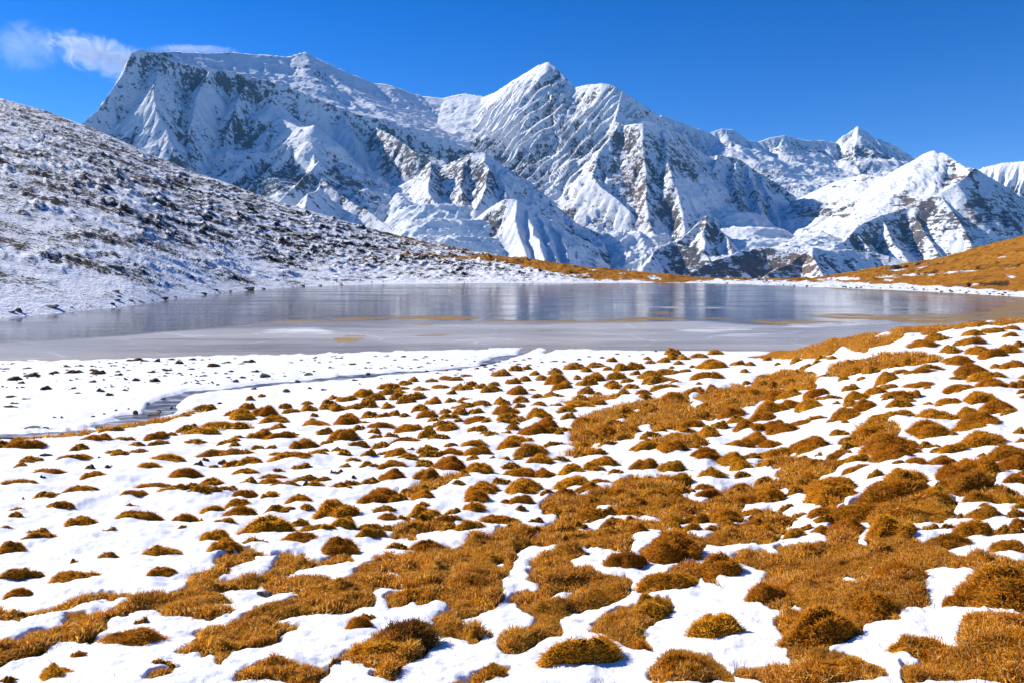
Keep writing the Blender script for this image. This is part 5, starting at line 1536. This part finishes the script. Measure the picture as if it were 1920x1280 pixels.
# ---- stones
def stone_material():
    t = NT('lichen_stone')
    p = t.pos(); oi = t.n('ShaderNodeObjectInfo')
    n1 = t.noise(p, 4.0, 6, 0.65); n2 = t.noise(p, 22.0, 5, 0.7)
    c = t.mix(t.ramp(n2, 0.35, 0.65), (0.05, 0.045, 0.042), (0.19, 0.17, 0.15))
    c = t.mix(t.ramp(n1, 0.48, 0.58, 0, 0.8), c, (0.30, 0.24, 0.13))
    hs = t.n('ShaderNodeHueSaturation'); t.l(c, hs.inputs['Color'])
    t.l(t.math('ADD', t.math('MULTIPLY', oi.outputs['Random'], 0.7), 0.6), hs.inputs['Value'])
    g = t.n('ShaderNodeNewGeometry'); sp = t.n('ShaderNodeSeparateXYZ'); t.l(g.outputs['Normal'], sp.inputs[0])
    t.bsdf(hs.outputs[0], 0.85, 0.2, t.bump(t.math('ADD', n1, t.math('MULTIPLY', n2, 0.4)), 0.12, 0.9))
    return t.m


STONE_M = stone_material()


def stone_mesh(seed):
    import bmesh
    bm = bmesh.new(); bmesh.ops.create_icosphere(bm, subdivisions=3, radius=1.0)
    rs = np.random.RandomState(seed)
    co = np.array([v.co for v in bm.verts])
    for _ in range(9):                                   # flat broken faces
        n = rs.normal(size=3); n /= np.linalg.norm(n); d = rs.uniform(0.55, 0.9)
        k = co @ n; over = np.maximum(k - d, 0)
        co = co - over[:, None] * n * 0.9
    r = 1 + 0.10 * gn(co[:, 0] * 2 + seed, co[:, 1] * 2 + co[:, 2] * 1.7, 41) + 0.04 * gn(co[:, 0] * 6 + seed, co[:, 1] * 6 + co[:, 2] * 5, 42)
    co = co * r[:, None]
    f = np.array([[v.index for v in fc.verts] for fc in bm.faces]); bm.free()
    return make_mesh('stone_%d' % seed, co, f, STONE_M, False)


STONES = [stone_mesh(500 + k) for k in range(6)]


def far_point(px, py):
    """photo point on the far bank -> world point and its local height"""
    Y0, Y1, z1 = [float(v) for v in far_profile(np.array(float(px)))]
    q = np.linspace(0.004, 1.0, 800)
    rise = np.interp(px, [0, 700, 1000, 1500, 1920], [1.08, 1.15, 1.25, 1.1, 1.05])
    Y = Y0 + (Y1 - Y0) * q; z = z1 * (0.98 * q ** rise + 0.02 * np.sqrt(q))
    rows = HZ - (z - CZ) / Y * F
    i = int(np.abs(rows - py).argmin())
    return (px - 960) / F * Y[i], Y[i], z[i]


def build_stones():
    rs = np.random.RandomState(51)
    names = {}
    for (px, py, w, h) in STONE:
        Y = float(unproject(px, py + h * 0.35)[0]); X = (px - 960) / F * Y; W = w / F * Y
        H = h / F * Y * 0.62
        o = link('stone', STONES[rs.randint(6)], None, None, 'stone')
        o.location = (X, Y + W * 0.2, surface_z(X, Y) + H * 0.25); o.scale = (W / 2, W * 0.4, H)
        o.rotation_euler = (rs.uniform(-.2, .2), rs.uniform(-.2, .2), rs.choice([0, 3.14]) + rs.uniform(-.4, .4))
        if py > 1100 and 370 < px < 430 and py > 1250: zn, lb = 'lower left', 'pale lichen-spotted stone of a small cluster in snow at the bottom left'
        elif abs(px - 491) < 8 and abs(py - 1115) < 14: zn, lb = 'x', 'tan lichen-covered stone half sunk in snow beside golden turf, lower left'
        elif abs(px - 381) < 15 and abs(py - 1149) < 14: zn, lb = 'x', 'black angular stone lying on golden turf in the lower left'
        elif py > 830: zn, lb = 'meadow', 'small grey stone lying in the grass and snow of the near meadow'
        elif py > 750: zn, lb = 'stream', 'dark wet stone along the frozen stream at far left'
        else: zn, lb = 'flat', 'dark brown stone on the snow'
        o['label'] = lb if zn == 'x' else lb.split(' of a ')[0].split(' in the ')[0].split(' along ')[0] + ', ' + place(px, py)
        if zn != 'x': o['group'] = {'lower left': 'stones clustered at the bottom left', 'meadow': 'small stones in the near meadow', 'stream': 'stones along the frozen stream', 'flat': 'stones on the snow flat'}[zn]
    # far side: boulders on the brown hill and stones along the left shore
    FARB = [
     (1677,499,27,17,'largest grey boulder on the brown hillside, above the snow streak','boulder'),
     (1698,500,15,9,'dark boulder touching the largest one on its right, brown hillside','boulder'),
     (1720,494,16,8,'pale boulder on the skyline right of the dark one, brown hillside','boulder'),
     (1742,493,14,6,'low flat boulder at the right end of the boulder row on the hillside','boulder'),
     (1662,504,8,4,None,'hill'),(1757,494,7,4,None,'hill'),(1770,492,6,3,None,'hill'),(1784,490,9,4,None,'hill'),(1710,505,7,3,None,'hill'),(1722,508,6,3,None,'hill'),(1690,507,6,3,None,'hill'),(1805,484,6,3,None,'hill'),(1830,476,5,3,None,'hill'),(1762,500,5,2.5,None,'hill'),
     (35,590,15,9,'black rounded stone at the left water edge, close to the picture edge','shore'),
     (95,574,30,6,'long tan stone just above the left shore line','shore'),
     (211,574,10,7,'upright brown stone at the tip of a spit on the left shore','shore'),
     (466,553,24,9,'biggest dark stone at the bend of the left lake shore','shore'),
     (213,499,36,13,'flat-topped outcrop on the snowy hillside above the left shore','outcrop'),
     (228,503,12,8,'small tan rock tucked under the flat-topped outcrop','outcrop'),
     (245,562,13,5,None,'shore2'),(307,560,17,5,None,'shore2'),(328,566,10,3,None,'shore2'),(382,560,14,6,None,'shore2'),(493,553,10,3,None,'shore2'),(568,543,12,4,None,'shore2'),(135,583,8,3,None,'shore2'),(218,545,17,6,None,'shore2'),(222,554,13,5,None,'shore2'),
     (405,543,10,5,None,'shore2'),(217,562,20,4,None,'shore2'),(20,591,16,3,None,'shore2'),(250,494,10,6,None,'shore2'),(262,574,6,2.5,None,'shore2'),(285,572,7,2.5,None,'shore2'),(430,556,12,3,None,'shore2'),(600,540,8,3,None,'shore2'),(640,538,8,2.5,None,'shore2'),
     (966,487,15,6,'flat grey boulder on the brown bank across the lake, centre','bank'),(851,478,14,5,'grey boulder where the snowy hill turns to brown bank','bank'),(1079,499,15,5,'low grey boulder on the brown bank, right of the centre one','bank'),(990,492,8,4,None,'bank2'),(955,515,6,2.5,None,'bank2'),(1260,523,8,3,None,'bank2'),
     (1845,536,8,4,None,'hill'),(1870,541,7,3,None,'hill'),(1905,546,9,4,None,'hill'),
    ]
    for (px, py, w, h, lb, kd) in FARB:
        X, Y, z = far_point(px, py + h * 0.4)
        W = w / F * Y; H = h / F * Y * 0.62
        o = link('boulder' if lb else 'stone', STONES[rs.randint(6)], None, None, 'boulder' if lb else 'stone')
        o.location = (X, Y, z + H * 0.15); o.scale = (W / 2, W * 0.42, H)
        o.rotation_euler = (rs.uniform(-.15, .15), rs.uniform(-.15, .15), rs.uniform(-.5, .5))
        gl = {'hill': ('small grey stone on brown hillside', 'small stones on the brown hillside'),
              'shore2': ('small dark stone on left lake shore', 'small stones along the left shore'),
              'bank2': ('small dark stone on low brown bank', 'small stones on the brown bank')}
        if lb: o['label'] = lb
        else: o['label'], o['group'] = gl[kd][0] + ', ' + place(px, py), gl[kd][1]
    # shore rubble along the right far shore
    Vs, Ts, nv = [], [], 0
    me = STONES[0]
    n = 130
    import bmesh
    bm = bmesh.new(); bmesh.ops.create_icosphere(bm, subdivisions=1, radius=1.0)
    co = np.array([v.co for v in bm.verts]); ff = np.array([[v.index for v in f_.verts] for f_ in bm.faces]); bm.free()
    for _ in range(n):
        px = rs.uniform(1250, 1960) if rs.rand() < 0.8 else rs.uniform(600, 1250)
        sh = interp_curve(FAR_SHORE, px)
        X, Y, z = far_point(px, sh - rs.uniform(0.3, 5))
        s = rs.uniform(0.08, 0.30)
        P = co * (1 + rs.normal(size=(len(co), 1)) * 0.15) * np.array([s * 1.3, s, s * 0.7]) + np.array([X, Y, z + s * 0.4])
        Vs.append(P); Ts.append(ff + nv); nv += len(co)
    link('shore_rubble', make_mesh('shore_rubble', np.concatenate(Vs), np.concatenate(Ts), STONE_M, False), 'stuff', 'small rubble along the far shore line of the lake')


build_stones()

# ================================================================== THE AIR
def haze_box():
    t = NT('haze_air')
    v = t.n('ShaderNodeVolumePrincipled')
    v.inputs['Color'].default_value = (0.22, 0.58, 1.0, 1)
    v.inputs['Density'].default_value = 1.1e-5
    v.inputs['Anisotropy'].default_value = 0.0
    t.l(v.outputs[0], t.out.inputs['Volume'])
    x, y0, y1, z0, z1 = 14500.0, -900.0, 16500.0, -900.0, 3700.0
    vs = [(sx * x, yy, zz) for zz in (z0, z1) for yy in (y0, y1) for sx in (-1, 1)]
    fs = [(0, 2, 3, 1), (4, 5, 7, 6), (0, 1, 5, 4), (2, 6, 7, 3), (0, 4, 6, 2), (1, 3, 7, 5)]
    link('haze', make_mesh('haze', vs, fs, t.m, False), 'stuff', 'thin blue air between the camera and the snow mountains')


haze_box()


# ---- wind-blown cloud streaming off the left summit
def build_cloud(name, label, c, size, dens, seed, rot):
    t = NT(name + '_vapour')
    tc = t.n('ShaderNodeTexCoord')
    vec = tc.outputs['Object']
    ln = t.n('ShaderNodeVectorMath', operation='LENGTH'); t.l(vec, ln.inputs[0])
    fall = t.ramp(ln.outputs['Value'], 0.70, 0.99, 1.0, 0.0)
    mv = t.n('ShaderNodeMapping'); t.l(vec, mv.inputs['Vector'])
    mv.inputs['Scale'].default_value = (size[0] / 1000, size[1] / 800, size[2] / 760); mv.inputs['Location'].default_value = (seed, seed * 2, 0)
    mv.inputs['Rotation'].default_value = (0, 0.35, 0)
    n = t.n('ShaderNodeTexNoise'); t.l(mv.outputs[0], n.inputs['Vector'])
    n.inputs['Scale'].default_value = 2.2; n.inputs['Detail'].default_value = 9; n.inputs['Roughness'].default_value = 0.78; n.inputs['Distortion'].default_value = 1.3
    sx = t.n('ShaderNodeSeparateXYZ'); t.l(vec, sx.inputs[0])
    grad = t.ramp(sx.outputs[0], -1.0, 0.75, 0.05, 1.0)       # thickest against the summit
    e = t.math('ADD', n.outputs[0], t.math('MULTIPLY', grad, 0.20))
    e = t.math('SUBTRACT', e, t.math('MULTIPLY', ln.outputs['Value'], 0.42))
    d = t.math('MULTIPLY', t.ramp(e, 0.24, 0.62), fall)
    v = t.n('ShaderNodeVolumePrincipled')
    v.inputs['Color'].default_value = (1, 1, 1, 1); v.inputs['Anisotropy'].default_value = 0.7
    t.l(t.math('MULTIPLY', d, dens), v.inputs['Density'])
    t.l(v.outputs[0], t.out.inputs['Volume'])
    import bmesh
    bm = bmesh.new(); bmesh.ops.create_icosphere(bm, subdivisions=3, radius=1.0)
    me = bpy.data.meshes.new(name); bm.to_mesh(me); bm.free(); me.materials.append(t.m)
    o = link(name, me, 'stuff', label)
    o.location = c; o.scale = size; o.rotation_euler = (0, rot, 0)
    return o


build_cloud('snow_plume', 'thin veil of blown snow along the flat summit ridge', wxyz(345, 92, 18500.0), (1500, 130, 150), 0.0035, 5.7, 0.03)
YC = 18500.0
build_cloud('cloud', 'white wisp of cloud streaming left from the summit', wxyz(178, 103, YC), (2300, 170, 600), 0.0052, 3.1, 0.30)
build_cloud('thin_cloud', 'faint veil of cloud at the left edge of the sky', wxyz(30, 85, YC), (1300, 200, 850), 0.0007, 8.4, 0.2)
